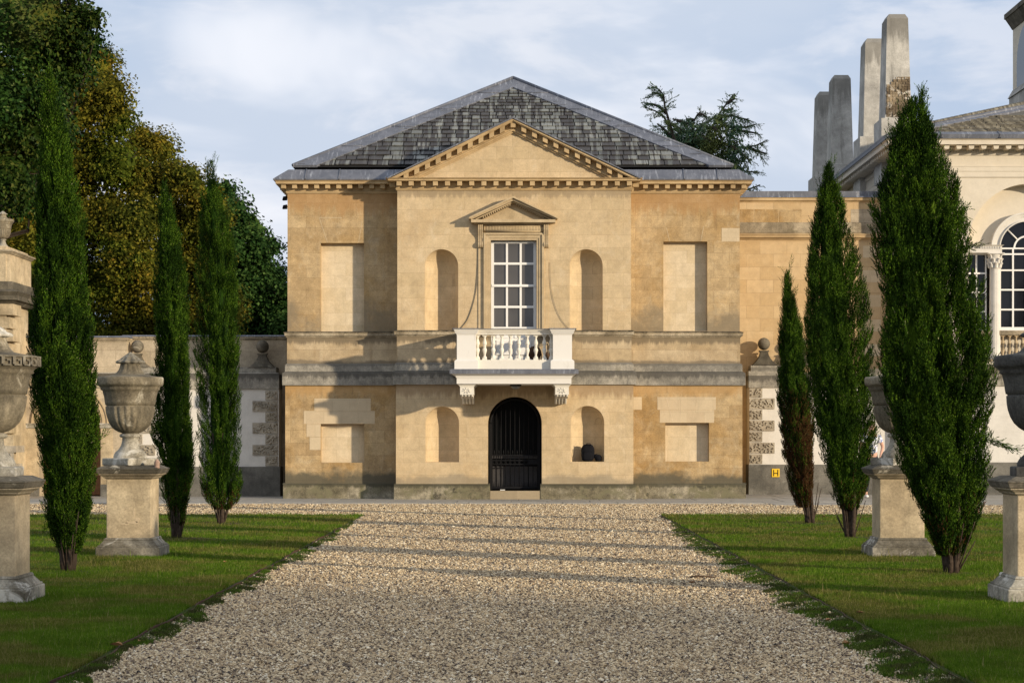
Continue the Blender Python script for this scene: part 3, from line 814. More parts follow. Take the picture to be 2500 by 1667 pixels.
for k in range(40):   # carved leaf band
    x=fx0+(fx1-fx0)*(k+.5)/40
    m.sphere((x,YB-.105,(fz0+fz1)/2),.016,6,5,(.8,.7,3.6))
m.build('frieze',M['frame'],AR)
m=MB()
cz0,cz1=Z(543,YB-.3),Z(535.8,YB-.3); cx0,cx1=X(1150,YB-.3),X(1356,YB-.3)
m.box(X(1166,YB),X(1341,YB),YB-.1,YB+.1,Z(550,YB),cz0)
nd=36
for k in range(nd):
    a=X(1168,YB)+(X(1339,YB)-X(1168,YB)-.02)*k/(nd-1); m.box(a,a+.026,YB-.145,YB-.09,Z(550.5,YB),cz0-.012)
m.box(cx0+.07,cx1-.07,YB-.22,YB+.1,cz0-.018,cz0+.005)
m.box(cx0,cx1,YB-.31,YB+.1,cz0,cz1)
pax=X(1253,YB-.3); paz=Z(480,YB-.3); pex0,pex1=X(1145,YB-.3),X(1361.4,YB-.3)
for sgn,e in ((-1,pex0),(1,pex1)):
    sl_=(paz-cz1-.05)/abs(pax-e)
    def q(t0,t1,y0,y1,ins=0):
        xe=e-sgn*ins; f=lambda x,t:paz-abs(x-pax)*sl_-t
        P=[(pax,f(pax,t1)),(pax,f(pax,t0)),(xe,f(xe,t0)),(xe,max(f(xe,t1),cz1-.001))]
        if sgn>0: P=P[::-1]
        m.prism(P,y0,y1)
    q(0,.035,YB-.36,YB+.1); q(.035,.05,YB-.33,YB+.1,.02); q(.05,.10,YB-.30,YB+.1,.05); q(.10,.135,YB-.22,YB+.1,.16); 
    for k in range(1,15):
        d=.05*k+.03
        xc=pax+sgn*d
        if d>.78: continue
        f=lambda x:paz-abs(x-pax)*sl_
        m.prism([(xc-.012,f(xc)-.175),(xc+.012,f(xc)-.175),(xc+.012,f(xc)-.13),(xc-.012,f(xc)-.13)],YB-.19,YB-.05)
m.prism([(pex0+.2,cz1),(pex1-.2,cz1),(pax,paz-.12)],YB-.07,YB+.1)
m.build('window_pediment',M['frame'],AR)
# scrolled consoles
for a,b in ((1167.6,1179),(1327.5,1339)):
    m=MB(); x0,x1=X(a,YB),X(b,YB)
    pro=[(0,.0),(.16,.0),(.175,-.05),(.16,-.13),(.12,-.2),(.075,-.28),(.055,-.36),(.06,-.42),(.10,-.45),(.115,-.50),(.09,-.55),(.05,-.57),(0,-.58)]
    zt=Z(549,YB)
    n=len(pro)
    for xa,xb,o in ((x0,x0+.03,0),(x0+.03,x0+.045,-.012),(x0+.045,x1-.045,0.004),(x1-.045,x1-.03,-.012),(x1-.03,x1,0)):
        vs=[(xa,YB-max(p+o,0.0),zt+z) for p,z in pro]+[(xb,YB-max(p+o,0.0),zt+z) for p,z in pro]
        m.add(vs,[tuple(range(n)),tuple(range(2*n-1,n-1,-1))]+[(i,i+n,(i+1)%n+n,(i+1)%n) for i in range(n)])
    m.build('scroll_console',M['frame'],AR)

# --- balcony
YF=YB-1.85
BAL=thing('balcony',None,None,(0,YF,3.2)); BAL.parent=LB; BAL.location=(0,YF-50.3,3.2)
def bp(m,name,mat,**k): return m.build(name,mat,BAL,**k)
fx=lambda p:X(p,YF); fz=lambda p:Z(p,YF)
m=MB()
m.box(fx(1115),fx(1395),YF,YB-.02,fz(936.6),fz(921.5))
m.ledge(fx(1115)+.0,fx(1395),YF+.0,YB-.02,fz(921.5),fz(919.5),.02,.02)
for k in range(6):
    a=k/6; b=(k+1)/6; cur=lambda t:.02+.09*(1-math.cos(t*PI/2))+0.0*t
    m.ledge(fx(1115),fx(1395),YF,YB-.02,fz(919.5)+(fz(912.8)-fz(919.5))*a,fz(919.5)+(fz(912.8)-fz(919.5))*b,cur(a),cur(b))
m.box(fx(1115)+.25,fx(1395)-.25,YF+.25,YB-.05,fz(936.6)-.001,fz(936.6)+.03)
bp(m,'balcony_slab',M['white'])
m=MB(); m.ledge(fx(1115),fx(1395),YF,YB-.02,fz(912.8),fz(903),.165,.165); m.ledge(fx(1115),fx(1395),YF,YB-.02,fz(903),fz(901),.165,.12)
bp(m,'lead_covering',M['lead'])
def bped(x0,x1,y0,y1):
    m=MB(); zb_,zt_=fz(901),fz(801)
    w=x1-x0
    m.box(x0-.055,x1+.055,y0-.055,y1+.055,zb_,fz(881)); m.ledge(x0,x1,y0,y1,fz(881),fz(877),.055,.01,back=1)
    m.box(x0,x1,y0,y1,fz(877),fz(815)); 
    m.ledge(x0,x1,y0,y1,fz(817),fz(813),.005,.02,back=1); m.box(x0-.04,x1+.04,y0-.04,y1+.04,fz(813),fz(811))
    m.ledge(x0,x1,y0,y1,fz(811),fz(804),.04,.075,back=1); m.ledge(x0,x1,y0,y1,fz(804),fz(802.5),.08,.08,back=1)
    bp(m,'balcony_pedestal',M['white'],bevel=.004)
    m=MB(); m.ledge(x0,x1,y0,y1,fz(802.5),fz(801),.11,.10,back=1); bp(m,'lead_cap',M['lead'])
PW=fx(1161.6)-fx(1115)
bped(fx(1115),fx(1161.6),YF+.08,YF+.08+PW); bped(fx(1349.9),fx(1396.6),YF+.08,YF+.08+PW)
m=MB()
def rail(x0,x1,y0,y1):
    m.box(x0,x1,y0,y1,fz(816),fz(813)); 
    if x1-x0>y1-y0:
        m.add([(x0,y0,fz(813)),(x1,y0,fz(813)),(x1,y0-.05,fz(804)),(x0,y0-.05,fz(804)),(x0,y1,fz(813)),(x1,y1,fz(813)),(x1,y1+.05,fz(804)),(x0,y1+.05,fz(804))],[(0,1,2,3),(7,6,5,4),(3,2,6,7)])
        m.box(x0,x1,y0-.06,y1+.06,fz(804),fz(802.6)); 
    else:
        m.box(x0-.05,x1+.05,y0,y1,fz(810),fz(802.6))
    m.box(x0,x1,y0,y1,fz(879.5),fz(877.5)); 
    m.box(x0-.0,x1+.0,y0-.02 if x1-x0>y1-y0 else y0,y1,fz(901),fz(879.5))
ry=YF+.08+.12
rail(fx(1161.6),fx(1349.9),ry,ry+.2)
side_w=.2
sxl=(fx(1115)+fx(1161.6))/2-.1; sxr=(fx(1349.9)+fx(1396.6))/2-.1
rail(sxl,sxl+.2,YF+.08+PW,YB-.03); rail(sxr,sxr+.2,YF+.08+PW,YB-.03)
bp(m,'balcony_rail',M['whitedirty'],bevel=.004)
m=MB(); m.box(fx(1161.6),fx(1349.9),ry-.08,ry+.28,fz(802.6),fz(801.4)); m.box(sxl-.07,sxl+.27,YF+.08+PW,YB-.03,fz(802.6),fz(801.4)); m.box(sxr-.07,sxr+.27,YF+.08+PW,YB-.03,fz(802.6),fz(801.4))
bp(m,'rail_lead',M['lead'])
# baluster: double vase shape
bz0,bz1=fz(877.5),fz(816); bh_=bz1-bz0
def baluster_mesh(m,cx,cy,z0,h,sc=1.0):
    r=lambda v:v*sc
    m.box(cx-r(.056),cx+r(.056),cy-r(.056),cy+r(.056),z0,z0+.07*h)
    m.box(cx-r(.054),cx+r(.054),cy-r(.054),cy+r(.054),z0+.95*h,z0+h)
    P=[(.05,.07),(.052,.10),(.04,.13),(.024,.17),(.026,.22),(.04,.30),(.053,.38),(.050,.43),(.034,.48),(.028,.51),(.040,.52),(.040,.535),(.028,.545),(.034,.58),(.050,.63),(.052,.68),(.040,.75),(.026,.83),(.024,.88),(.038,.905),(.038,.92),(.03,.93),(.05,.945),(.05,.95)]
    m.lathe([(r(a),b*h) for a,b in P],cx,cy,z0,16)
bal0=None
def put_bal(cx,cy,turn=False):
    global bal0
    if bal0 is None:
        m=MB(); baluster_mesh(m,0,0,0,bh_); bal0=m.build('baluster',M['whitedirty']); o=bal0
    else:
        o=bal0.copy(); COL.objects.link(o)
    o.parent=BAL; o.location=(cx,cy-YF,bz0-3.2)
for p in (1165.5,1183,1204,1225,1246,1266.8,1287.8,1308.5,1329.3,1346): put_bal(fx(p),ry+.1)
for sx in (sxl+.1,sxr+.1):
    for k in range(5):
        put_bal(sx,YF+.08+PW+.14+k*.245)
# brackets
for (a,b) in ((1123,1156.6),(1356,1389)):
    m=MB(); x0,x1=fx(a),fx(b)
    m.ledge(x0,x1,YF+.10,YB-.06,fz(940.5),fz(937.8),.025,.055); m.box(x0-.06,x1+.06,YF+.04,YB-.06,fz(937.8),fz(936.6)); m.box(x0-.015,x1+.015,YF+.085,YB-.06,fz(943),fz(940.5))
    m.box(x0,x1,YF+.10,YB-.06,fz(963),fz(943))
    nf=4; fw=(x1-x0-.02)/nf
    zt=fz(963); yb=YF+.10
    pro=[(0,0),(.04,-.04),(.2,-.06),(.45,-.085),(.62,-.06),(.85,-.01),(1.1,-.05),(1.3,-.14),(1.45,-.20),(1.6,-.185),(1.69,-.17),(1.69,0)]
    for k in range(nf):
        xa=x0+.01+k*fw+.008; xb=xa+fw-.016
        segs=6; 
        for g in range(segs):
            u0=g/segs;u1=(g+1)/segs
            sh=lambda u:.035*math.sin(PI*u)
            n=len(pro)
            vs=[(xa+(xb-xa)*u0,yb+.035+p-sh(u0),zt+z*1.0) for p,z in pro]+[(xa+(xb-xa)*u1,yb+.035+p-sh(u1),zt+z) for p,z in pro]
            m.add(vs,[tuple(range(n)),tuple(range(2*n-1,n-1,-1))]+[(i,i+n,(i+1)%n+n,(i+1)%n) for i in range(n)])
    # carved rosette
    cx=(x0+x1)/2; czz=(fz(963)+fz(943))/2
    for k in range(8):
        an=k*PI/4+.2; m.tube([(cx+.02*math.cos(an),yb-.006,czz+.016*math.sin(an)),(cx+.11*math.cos(an),yb-.012,czz+.07*math.sin(an))],[.014,.006],6)
    m.sphere((cx,yb-.005,czz),.022,8,6)
    bp(m,'bracket',M['whitedirty'])
# things near the balcony
LMP=thing('ceiling_lamp','dark round lamp fixed beneath the white balcony above the gate','lamp',(fx(1259),YB-1.0,fz(936.6)))
m=MB(); cx,cy,cz=fx(1259),YB-1.0,fz(936.6); m.lathe([(.0001,-.0),(.14,-.001),(.14,-.02),(.12,-.04),(.0001,-.041)],cx,cy,cz,24); m.build('lamp_base',M['iron'],LMP)
m=MB(); m.lathe([(.115,-.035),(.11,-.07),(.08,-.095),(.04,-.105),(.0001,-.108)],cx,cy,cz,24); m.build('lamp_glass',M['lamp'],LMP)
SPL=thing('spotlight','brown round spotlight standing on the balcony floor behind the balusters','spotlight',(fx(1306),YF+1.1,fz(901)))
m=MB(); cx,cy,cz=fx(1306),YF+1.1,fz(901); m.box(cx-.12,cx+.12,cy-.12,cy+.12,cz,cz+.04); m.tube([(cx-.17,cy,cz+.04),(cx-.17,cy,cz+.42)],.012,6); m.tube([(cx+.17,cy,cz+.04),(cx+.17,cy,cz+.42)],.012,6); m.build('stand',M['iron'],SPL)
m=MB(); m.tube([(cx,cy-.14,cz+.42),(cx,cy-.1,cz+.42),(cx,cy+.05,cz+.42),(cx,cy+.16,cz+.42)],[.165,.17,.13,.05],20); m.build('lamp_head',M['stick'],SPL)
SP2=thing('floodlight','black floodlight on a thin bracket behind the right end of the balcony','floodlight',(fx(1338),YB-.2,fz(860)))
m=MB(); cx,cz=fx(1340),fz(842); cy=YB-.2; m.tube([(cx,YB-.01,cz+.1),(cx,cy,cz+.1),(cx,cy-.05,cz-.15)],.012,6); m.build('bracket_arm',M['iron'],SP2)
m=MB(); m.tube([(cx-.05,cy-.1,cz-.12),(cx+.05,cy-.12,cz-.3)],[.05,.07],10); m.build('lamp_head',M['stick'],SP2)
# gate
G=thing('gate',None,None,(0,0,0)); G.parent=LB; G.location=(0,-50.3,0)
YG=YB+.32
def inside_top(x):
    d=dr-.085; u=min(abs(x-dcx)/d,.999); return dzs+d*math.sqrt(1-u*u)
m=MB()
for s_ in (-1,1):
    m.box(dcx+s_*(dr-.07)-.035,dcx+s_*(dr-.07)+.035,YG-.03,YG+.03,dz0+.02,dzs)
arcp=[(dcx+(dr-.06)*math.cos(PI*k/28),YG,dzs+(dr-.06)*math.sin(PI*k/28)) for k in range(29)]
m.tube(arcp,.032,6)
m.box(dx0+.06,dx1-.06,YG-.02,YG+.02,dz0+.04,dz0+.09)
for zz in (Z(1123.5,YG),Z(1133,YG),Z(1110.5,YG)): m.box(dx0+.06,dx1-.06,YG-.016,YG+.016,zz-.012,zz+.012)
m.box(dcx+dr-.34,dcx+dr-.06,YG-.04,YG+.03,Z(1133,YG),Z(1121,YG))
m.build('gate_frame',M['iron'],G)
m=MB()
nb=10; gx0,gx1=dx0+.10,dx1-.10
for k in range(nb+1):
    x=gx0+(gx1-gx0)*k/nb; m.tube([(x,YG,dz0+.06),(x,YG,inside_top(x))],.009,6)
    if k<nb:
        xm=x+(gx1-gx0)/nb/2
        m.tube([(xm,YG,dz0+.06),(xm,YG,dz0+.17),(xm,YG,dz0+.25)],[.008,.008,.001],6)
        for q in (.25,.75):
            xq=x+(gx1-gx0)/nb*q; m.tube([(xq,YG,dz0+.06),(xq,YG,dz0+.15),(xq,YG,dz0+.20)],[.006,.006,.001],5)
        rr=.043; zc_=Z(1128.2,YG)
        m.tube([(xm+rr*math.cos(a*PI/6),YG-.004,zc_+rr*math.sin(a*PI/6)) for a in range(13)],.006,5)
        m.tube([(xm,YG,Z(1110.5,YG)),(xm,YG,Z(1103,YG)),(xm,YG,Z(1097,YG))],[.008,.014,.001],5)
m.build('gate_bars',M['iron'],G)
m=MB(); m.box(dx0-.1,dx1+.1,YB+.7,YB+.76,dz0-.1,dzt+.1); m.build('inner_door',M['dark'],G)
m=MB()  # lighter lower panels paint the ground's reflection in the dark door glass
for k in range(5):
    a=dx0+.1+k*(dx1-dx0-.2)/5; m.box(a+.01,a+(dx1-dx0-.2)/5-.01,YB+.675,YB+.69,dz0+.06,Z(1139,YB))
m.box(dx0+.08,dx1-.08,YB+.67,YB+.69,Z(1120,YB),Z(1113,YB))
m.build('door_panel_reflection',M['doorreflect'],G)
m=MB(); m.box(dx0+.3,dx0+.42,YG-.06,YG+.1,dz0+.001,dz0+.02); m.build('door_stop',M['sash'],G)
# rucksack in the lower right niche
RS=thing('rucksack','black rucksack leaning in the lower right niche beside the gate','bag',(X(1436,YB),YB+.1,Z(1126.6,YB)))
nz=Z(1126.6,YB); m=MB()
def blob(m,c,rx,ry_,rz,pw=2.6,n=20,mm=14):
    b=len(m.v); m.sphere((0,0,0),1,n,mm)
    for i in range(b,len(m.v)):
        x,y,z=m.v[i]; g=lambda t:math.copysign(abs(t)**(2/pw),t)
        m.v[i]=(c[0]+g(x)*rx,c[1]+g(y)*ry_,c[2]+g(z)*rz)
blob(m,(X(1435.5,YB),YB+.08,nz+.215),.165,.11,.215,3)
m.build('main_bag',M['black'],RS)
m=MB(); blob(m,(X(1434,YB),YB-.02,nz+.13),.12,.05,.11,3); m.build('front_pocket',M['black'],RS)
m=MB(); blob(m,(X(1461,YB),YB+.06,nz+.085),.085,.08,.085,2.4,14,10); blob(m,(X(1456,YB),YB+.05,nz+.13),.06,.05,.06,2.2,12,8); m.build('side_bundle',M['black'],RS)
m=MB(); m.tube([(X(1430,YB),YB-.02,nz+.40),(X(1433,YB),YB-.05,nz+.445),(X(1440,YB),YB-.05,nz+.445),(X(1443,YB),YB-.02,nz+.40)],.01,6)
m.tube([(X(1424,YB),YB-.03,nz+.36),(X(1420,YB),YB-.07,nz+.22),(X(1422,YB),YB-.04,nz+.03)],.012,6); m.build('strap',M['black'],RS)
# security cameras on the left flank
for i,(py_,lab) in enumerate(((484,'upper small black floodlight on the left edge of the pavilion wall'),(505,'lower small black floodlight on the left edge of the pavilion wall'))):
    yy=YW+.25; zz=Z(py_,yy); t_=thing('floodlight',lab,'floodlight',(wx0,yy,zz),group='floodlights on the pavilion flank')
    m=MB(); m.tube([(wx0+.01,yy,zz),(wx0-.05,yy,zz)],.02,6); m.build('bracket_arm',M['iron'],t_)
    m=MB(); m.add([(wx0-.04,yy-.07,zz-.05),(wx0-.04,yy+.07,zz-.05),(wx0-.04,yy+.07,zz+.05),(wx0-.04,yy-.07,zz+.05),(wx0-.15,yy-.09,zz-.055),(wx0-.15,yy+.09,zz-.055),(wx0-.13,yy+.09,zz+.03),(wx0-.13,yy-.09,zz+.03)],[(0,3,2,1),(4,5,6,7),(0,1,5,4),(1,2,6,5),(2,3,7,6),(3,0,4,7)]); m.build('lamp_head',M['iron'],t_)
#PART2

# ------------------------------------------------------------------ vermiculated quoins and ball finials
def vermic_block(m,x0,x1,y,z0,z1,rnd,th=.035):
    m.box(x0,x1,y-th,y+.05,z0,z1)
    n=int((x1-x0)*(z1-z0)/.0085)
    pts=[]
    tries=0
    while len(pts)<n and tries<n*30:
        tries+=1
        px_,pz_=rnd.uniform(x0+.03,x1-.03),rnd.uniform(z0+.03,z1-.03)
        if all((px_-a)**2+(pz_-b)**2>.055**2 for a,b in pts): pts.append((px_,pz_))
    for a,b in pts:
        an=rnd.uniform(0,PI); L=rnd.uniform(.02,.045); dx,dz=math.cos(an)*L,math.sin(an)*L
        bend=rnd.uniform(-.02,.02)
        cl=lambda x,z:(min(max(x,x0+.018),x1-.018),min(max(z,z0+.018),z1-.018))
        p0=cl(a-dx,b-dz); p1=cl(a-dz*bend*20,b+dx*bend*20); p2=cl(a+dx,b+dz)
        m.tube([(p0[0],y-th-.006,p0[1]),(p1[0],y-th-.018,p1[1]),(p2[0],y-th-.006,p2[1])],[.017,.022,.017],5)
def quoins(par,xo,sgn,y,zs,wl,ws,start_short=True):
    rnd=random.Random(int(xo*10)); 
    for i in range(len(zs)-1):
        w=ws if (i%2==0)==start_short else wl
        m=MB(); a,b=sorted((xo,xo-sgn*w)); vermic_block(m,a,b,y,zs[i+1]+.012,zs[i]-.012,rnd)
        m.build('vermiculated_quoin',M['vermic'],par,autosmooth=50)
def ball_finial(par,cx,cy,zb,zc_,r,mat):
    m=MB()
    h=zc_-r-zb
    m.add([(cx-.34,cy-.28,zb),(cx+.34,cy-.28,zb),(cx+.34,cy+.28,zb),(cx-.34,cy+.28,zb)],[(3,2,1,0)])
    sec=[(.34,.28,0),(.30,.25,.02),(.22,.2,.10*h/.4),(.16,.15,.18*h/.4),(.115,.115,.27*h/.4),(.10,.10,h-.05)]
    vs=[];fs=[]
    for a,b,z in sec: vs+=[(cx-a,cy-b,zb+z),(cx+a,cy-b,zb+z),(cx+a,cy+b,zb+z),(cx-a,cy+b,zb+z)]
    for k in range(len(sec)-1):
        for j in range(4):
            l=(j+1)%4; fs.append((k*4+j,k*4+l,k*4+4+l,k*4+4+j))
    fs.append(tuple(range(len(vs)-4,len(vs))))
    m.add(vs,fs); m.box(cx-.125,cx+.125,cy-.12,cy+.12,zb+h-.05,zb+h-.012)
    m.sphere((cx,cy,zc_),r,24,16)
    m.build('ball_finial',mat,par,autosmooth=40)

# ------------------------------------------------------------------ left garden walls
YL,YH=52.7,53.3
GW=thing('garden_wall','white rendered garden wall with carved quoins, grey coping and stone balls, left of the pavilion','wall',(X(480,YL),YL,0))
x0,x1=X(314,YL),X(681,YL)
m=MB(); m.box(x0,x1,YL,YH-.02,PZ-.02,Z(945,YL)); m.build('rendered_panel',M['whitewall'],GW)
m=MB(); m.box(x0-.03,X(684.8,YL),YL-.06,YH-.02,PZ-.01,Z(1138.7,YL)); m.build('plinth',M['greyrender'],GW,bevel=.01)
m=MB(); m.box(x0-.02,X(681.8,YL),YL-.05,YH-.02,Z(950,YL),Z(913,YL)); m.ledge(x0-.02,X(678,YL),YL-.03,YH-.02,Z(913,YL),Z(910,YL),.04,.0); m.box(x0,X(674,YL),YL+.03,YH-.02,Z(912,YL),Z(896,YL)); m.build('coping',M['band'],GW,bevel=.008)
zs=[Z(v,YL) for v in (952,977.5,1005,1030.5,1058.5,1084.5,1112,1138)]
quoins(GW,X(677.5,YL),1,YL,zs,.64,.31)
quoins(GW,X(318,YL),-1,YL,zs,.64,.31)
for px_ in (640.8,335):
    ball_finial(GW,X(px_,YL+.25),YL+.27,Z(897,YL+.25),Z(846,YL+.25),.165,M['capstone'])
HW=thing('boundary_wall','tall plain stone boundary wall with lead capping behind the white garden wall','wall',(X(500,YH),YH,0))
m=MB(); m.box(X(304,YH),X(700,YH),YH,YH+.6,0,Z(830,YH)); m.build('wall',M['garden'],HW)
m=MB(); m.ledge(X(304,YH),X(700,YH),YH,YH+.6,Z(831,YH),Z(826,YH),.01,.03,1); m.box(X(304,YH)-.06,X(700,YH)+.0,YH-.07,YH+.66,Z(826,YH),Z(821.5,YH)); m.build('cornice',M['sill'],HW)
m=MB(); m.ledge(X(304,YH),X(698,YH),YH,YH+.6,Z(821.5,YH),Z(818,YH),.085,.04,1); m.build('lead_capping',M['lead'],HW)
# arched doorway wall (in front, flush with the white wall)
AW=thing('arched_garden_wall','stone garden wall with an arched doorway and key-pattern band behind the left cypress','wall',(X(172,YL),YL,0))
ax0,ax1=X(-60,YL),X(309,YL)
m=MB(); m.box(ax0,ax1,YL,YH+.5,PZ-.02,Z(829,YL)); aw=m.build('wall',M['garden'],AW)
acx=X(171,YL); ar=X(246,YL)-acx; azs=Z(1035,YL)
c=MB(); c.prism([(acx-ar,.02),(acx+ar,.02)]+[(acx+ar*math.cos(PI*k/24),azs+ar*math.sin(PI*k/24)) for k in range(25)],YL-1,YL+.75)
cut_world(aw,c)
m=MB(); m.box(ax0,ax1+.05,YL-.06,YH+.56,Z(829,YL),Z(824,YL)); m.box(ax0,ax1+.02,YL-.03,YH+.5,Z(833,YL),Z(829,YL)); m.build('cornice',M['sill'],AW)
m=MB(); m.ledge(ax0,ax1,YL,YH+.5,Z(824,YL),Z(820,YL),.09,.04); m.build('lead_capping',M['lead'],AW)
m=MB()
for r0,r1,p in ((0,.05,.02),(.05,.1,.045),(.1,.17,.03),(.17,.2,.06)):
    for k in range(24):
        a,b=PI*k/24,PI*(k+1)/24
        P=lambda r,t:(acx+(ar+r)*math.cos(t),azs+(ar+r)*math.sin(t))
        m.prism([P(r0,a),P(r1,a),P(r1,b),P(r0,b)],YL-p,YL+.02)
m.build('arch_moulding',M['frame'],AW)
m=MB()
for s_ in (-1,1):
    a,b=(acx+ar-.02,acx+ar+.36) if s_>0 else (acx-ar-.36-.2,acx-ar+.02)
    m.box(a,b,YL-.09,YL+.25,Z(1036,YL),Z(1033,YL)); m.box(a,b,YL-.06,YL+.25,Z(1045,YL),Z(1036,YL))
m.build('impost',M['lichen'],AW,bevel=.01)
m=MB()
for s_ in (-1,1):
    a,b=(acx+ar+.0,acx+ar+.30) if s_>0 else (acx-ar-.50,acx-ar+.0)
    m.box(a,b,YL-.03,YL+.02,Z(1182,YL),Z(1045,YL))
m.build('pilaster',M['pillar'],AW,bevel=.006)
m=MB()
for a,b in ((ax0,acx-ar),(acx+ar,ax1)): m.box(a,b,YL-.07,YL+.02,PZ-.01,Z(1182,YL))
m.build('plinth',M['greyrender'],AW,bevel=.008)
m=MB(); m.box(acx-ar-.1,acx+ar+.1,YL+.5,YL+.56,.05,azs+ar+.05); m.build('door',M['wooddoor'],AW)
# band with a key pattern
m=MB(); zb_,zt_=Z(946,YL),Z(921,YL); m.box(ax0,ax1,YL-.05,YL+.02,zb_,zt_); m.ledge(ax0,ax1,YL-.05,YL+.02,zt_,Z(912,YL),.0,.05); m.box(ax0,ax1,YL-.11,YL+.02,Z(912,YL),Z(909,YL)); m.build('band',M['band'],AW)
def greek(m,place,n,w,h,t):
    # one key unit in (u,v) space, strips as (u0,u1,v0,v1)
    U=[(0,1,.86,1),(0,.14,.0,.86),(.14,.72,.0,.14),(.58,.72,.14,.62),(.32,.58,.48,.62),(.86,1,.14,.86)]
    for i in range(n):
        for (a,b,c_,d) in U: place((i+a)*w,(i+b)*w,c_*h,d*h)
m=MB()
hh=zt_-zb_
def pl(u0,u1,v0,v1): m.box(ax0+u0,ax0+u1,YL-.068,YL-.045,zb_+.02+v0*.85,zb_+.02+v1*.85)
greek(m,pl,int((ax1-ax0)/.24),.24,hh,.02)
m.build('key_pattern',M['sill'],AW)

# ------------------------------------------------------------------ gate pier at the far left
YP=50.6
GP=thing('gate_pier','rusticated stone gate pier with moulded attic block at the far left edge','pier',(X(-25,YP),YP,0))
cxr=X(25,YP); pxl=X(-75,YP)
m=MB()
rows=[(1219,1132),(1104,1087),(1087,1060),(1060,1030),(1030,1000),(1000,970),(970,940),(940,905),(905,872),(872,840),(840,808),(808,774),(774,742)]
m.box(pxl,cxr-.1,YP,YP+2.3,0,Z(600,YP))
for i in range(0,12):
    zt=Z(742+i*32,YP); zb_=zt-.30; o=.0 if i%2 else .10
    m.box(pxl,cxr+o,YP-.04-o*.3,YP+.62+o,zb_+.02,zt)
m.build('rusticated_block',M['pillar'],GP,bevel=.012)
m=MB(); vermic_block(m,pxl,cxr+.1,YP-.06,Z(1132,YP),Z(1105,YP),random.Random(4)); m.box(pxl,cxr+.16,YP-.1,YP+.8,Z(1104,YP),Z(1088,YP)); m.box(pxl,cxr+.12,YP-.06,YP+.75,0,Z(1132,YP)); m.build('base_course',M['vermic'],GP,autosmooth=40)
m=MB()
m.ledge(pxl,cxr,YP,YP+2.3,Z(742,YP),Z(733,YP),.02,.12); m.ledge(pxl,cxr,YP,YP+2.3,Z(733,YP),Z(722,YP),.20,.20); m.ledge(pxl,cxr,YP,YP+2.3,Z(722,YP),Z(713,YP),.20,.27); m.ledge(pxl,cxr,YP,YP+2.3,Z(713,YP),Z(706,YP),.27,.06); m.box(pxl,cxr+.05,YP-.05,YP+2.35,Z(706,YP),Z(687,YP))
m.build('cornice',M['capstone'],GP)
m=MB(); m.box(pxl,cxr-.02,YP+.02,YP+2.28,Z(687,YP),Z(618,YP)); m.build('attic_block',M['pillar'],GP)
m=MB(); m.ledge(pxl,cxr,YP,YP+2.3,Z(620,YP),Z(614,YP),.0,.06); m.box(pxl,cxr+.08,YP-.08,YP+2.36,Z(614,YP),Z(610,YP)); m.build('attic_coping',M['sill'],GP,bevel=.006)
# ------------------------------------------------------------------ urns and pedestals
rnd=random.Random(5)
def ped(name,label,loc):
    t=thing(name,label,'pedestal',(0,0,0),0,'stone pedestals lining the path')
    m=MB(); m.box(-.41,.41,-.41,.41,-.02,.155); m.build('base',M['lichen'],t,bevel=.012)
    m=MB(); m.ledge(-.29,.29,-.29,.29,.155,.175,.10,.10,1); m.ledge(-.29,.29,-.29,.29,.175,.245,.085,.025,1); m.ledge(-.29,.29,-.29,.29,.245,.27,.035,.02,1); m.build('base_moulding',M['lichen'],t,bevel=.006)
    m=MB(); m.box(-.29,.29,-.29,.29,.23,1.03); 
    o=m.build('shaft',M['pillar'],t,bevel=.01)
    m=MB(); m.ledge(-.29,.29,-.29,.29,1.03,1.045,.0,.02,1); m.ledge(-.29,.29,-.29,.29,1.045,1.06,.03,.035,1); m.ledge(-.29,.29,-.29,.29,1.06,1.085,.04,.075,1); m.box(-.375,.375,-.375,.375,1.085,1.10); m.build('cap_moulding',M['sill'],t,bevel=.003)
    m=MB(); m.ledge(-.29,.29,-.29,.29,1.10,1.15,.10,.12,1); m.ledge(-.29,.29,-.29,.29,1.15,1.165,.125,.125,1); m.ledge(-.29,.29,-.29,.29,1.165,1.21,.125,.02,1); m.build('cap',M['capstone'],t,bevel=.008)
    t.location=loc; return t
import bisect
def nz(a,b,c): return math.sin(a*3.1+b*7.7)*math.sin(b*5.3+c*2.9)*math.cos(a*1.7-c*4.1)
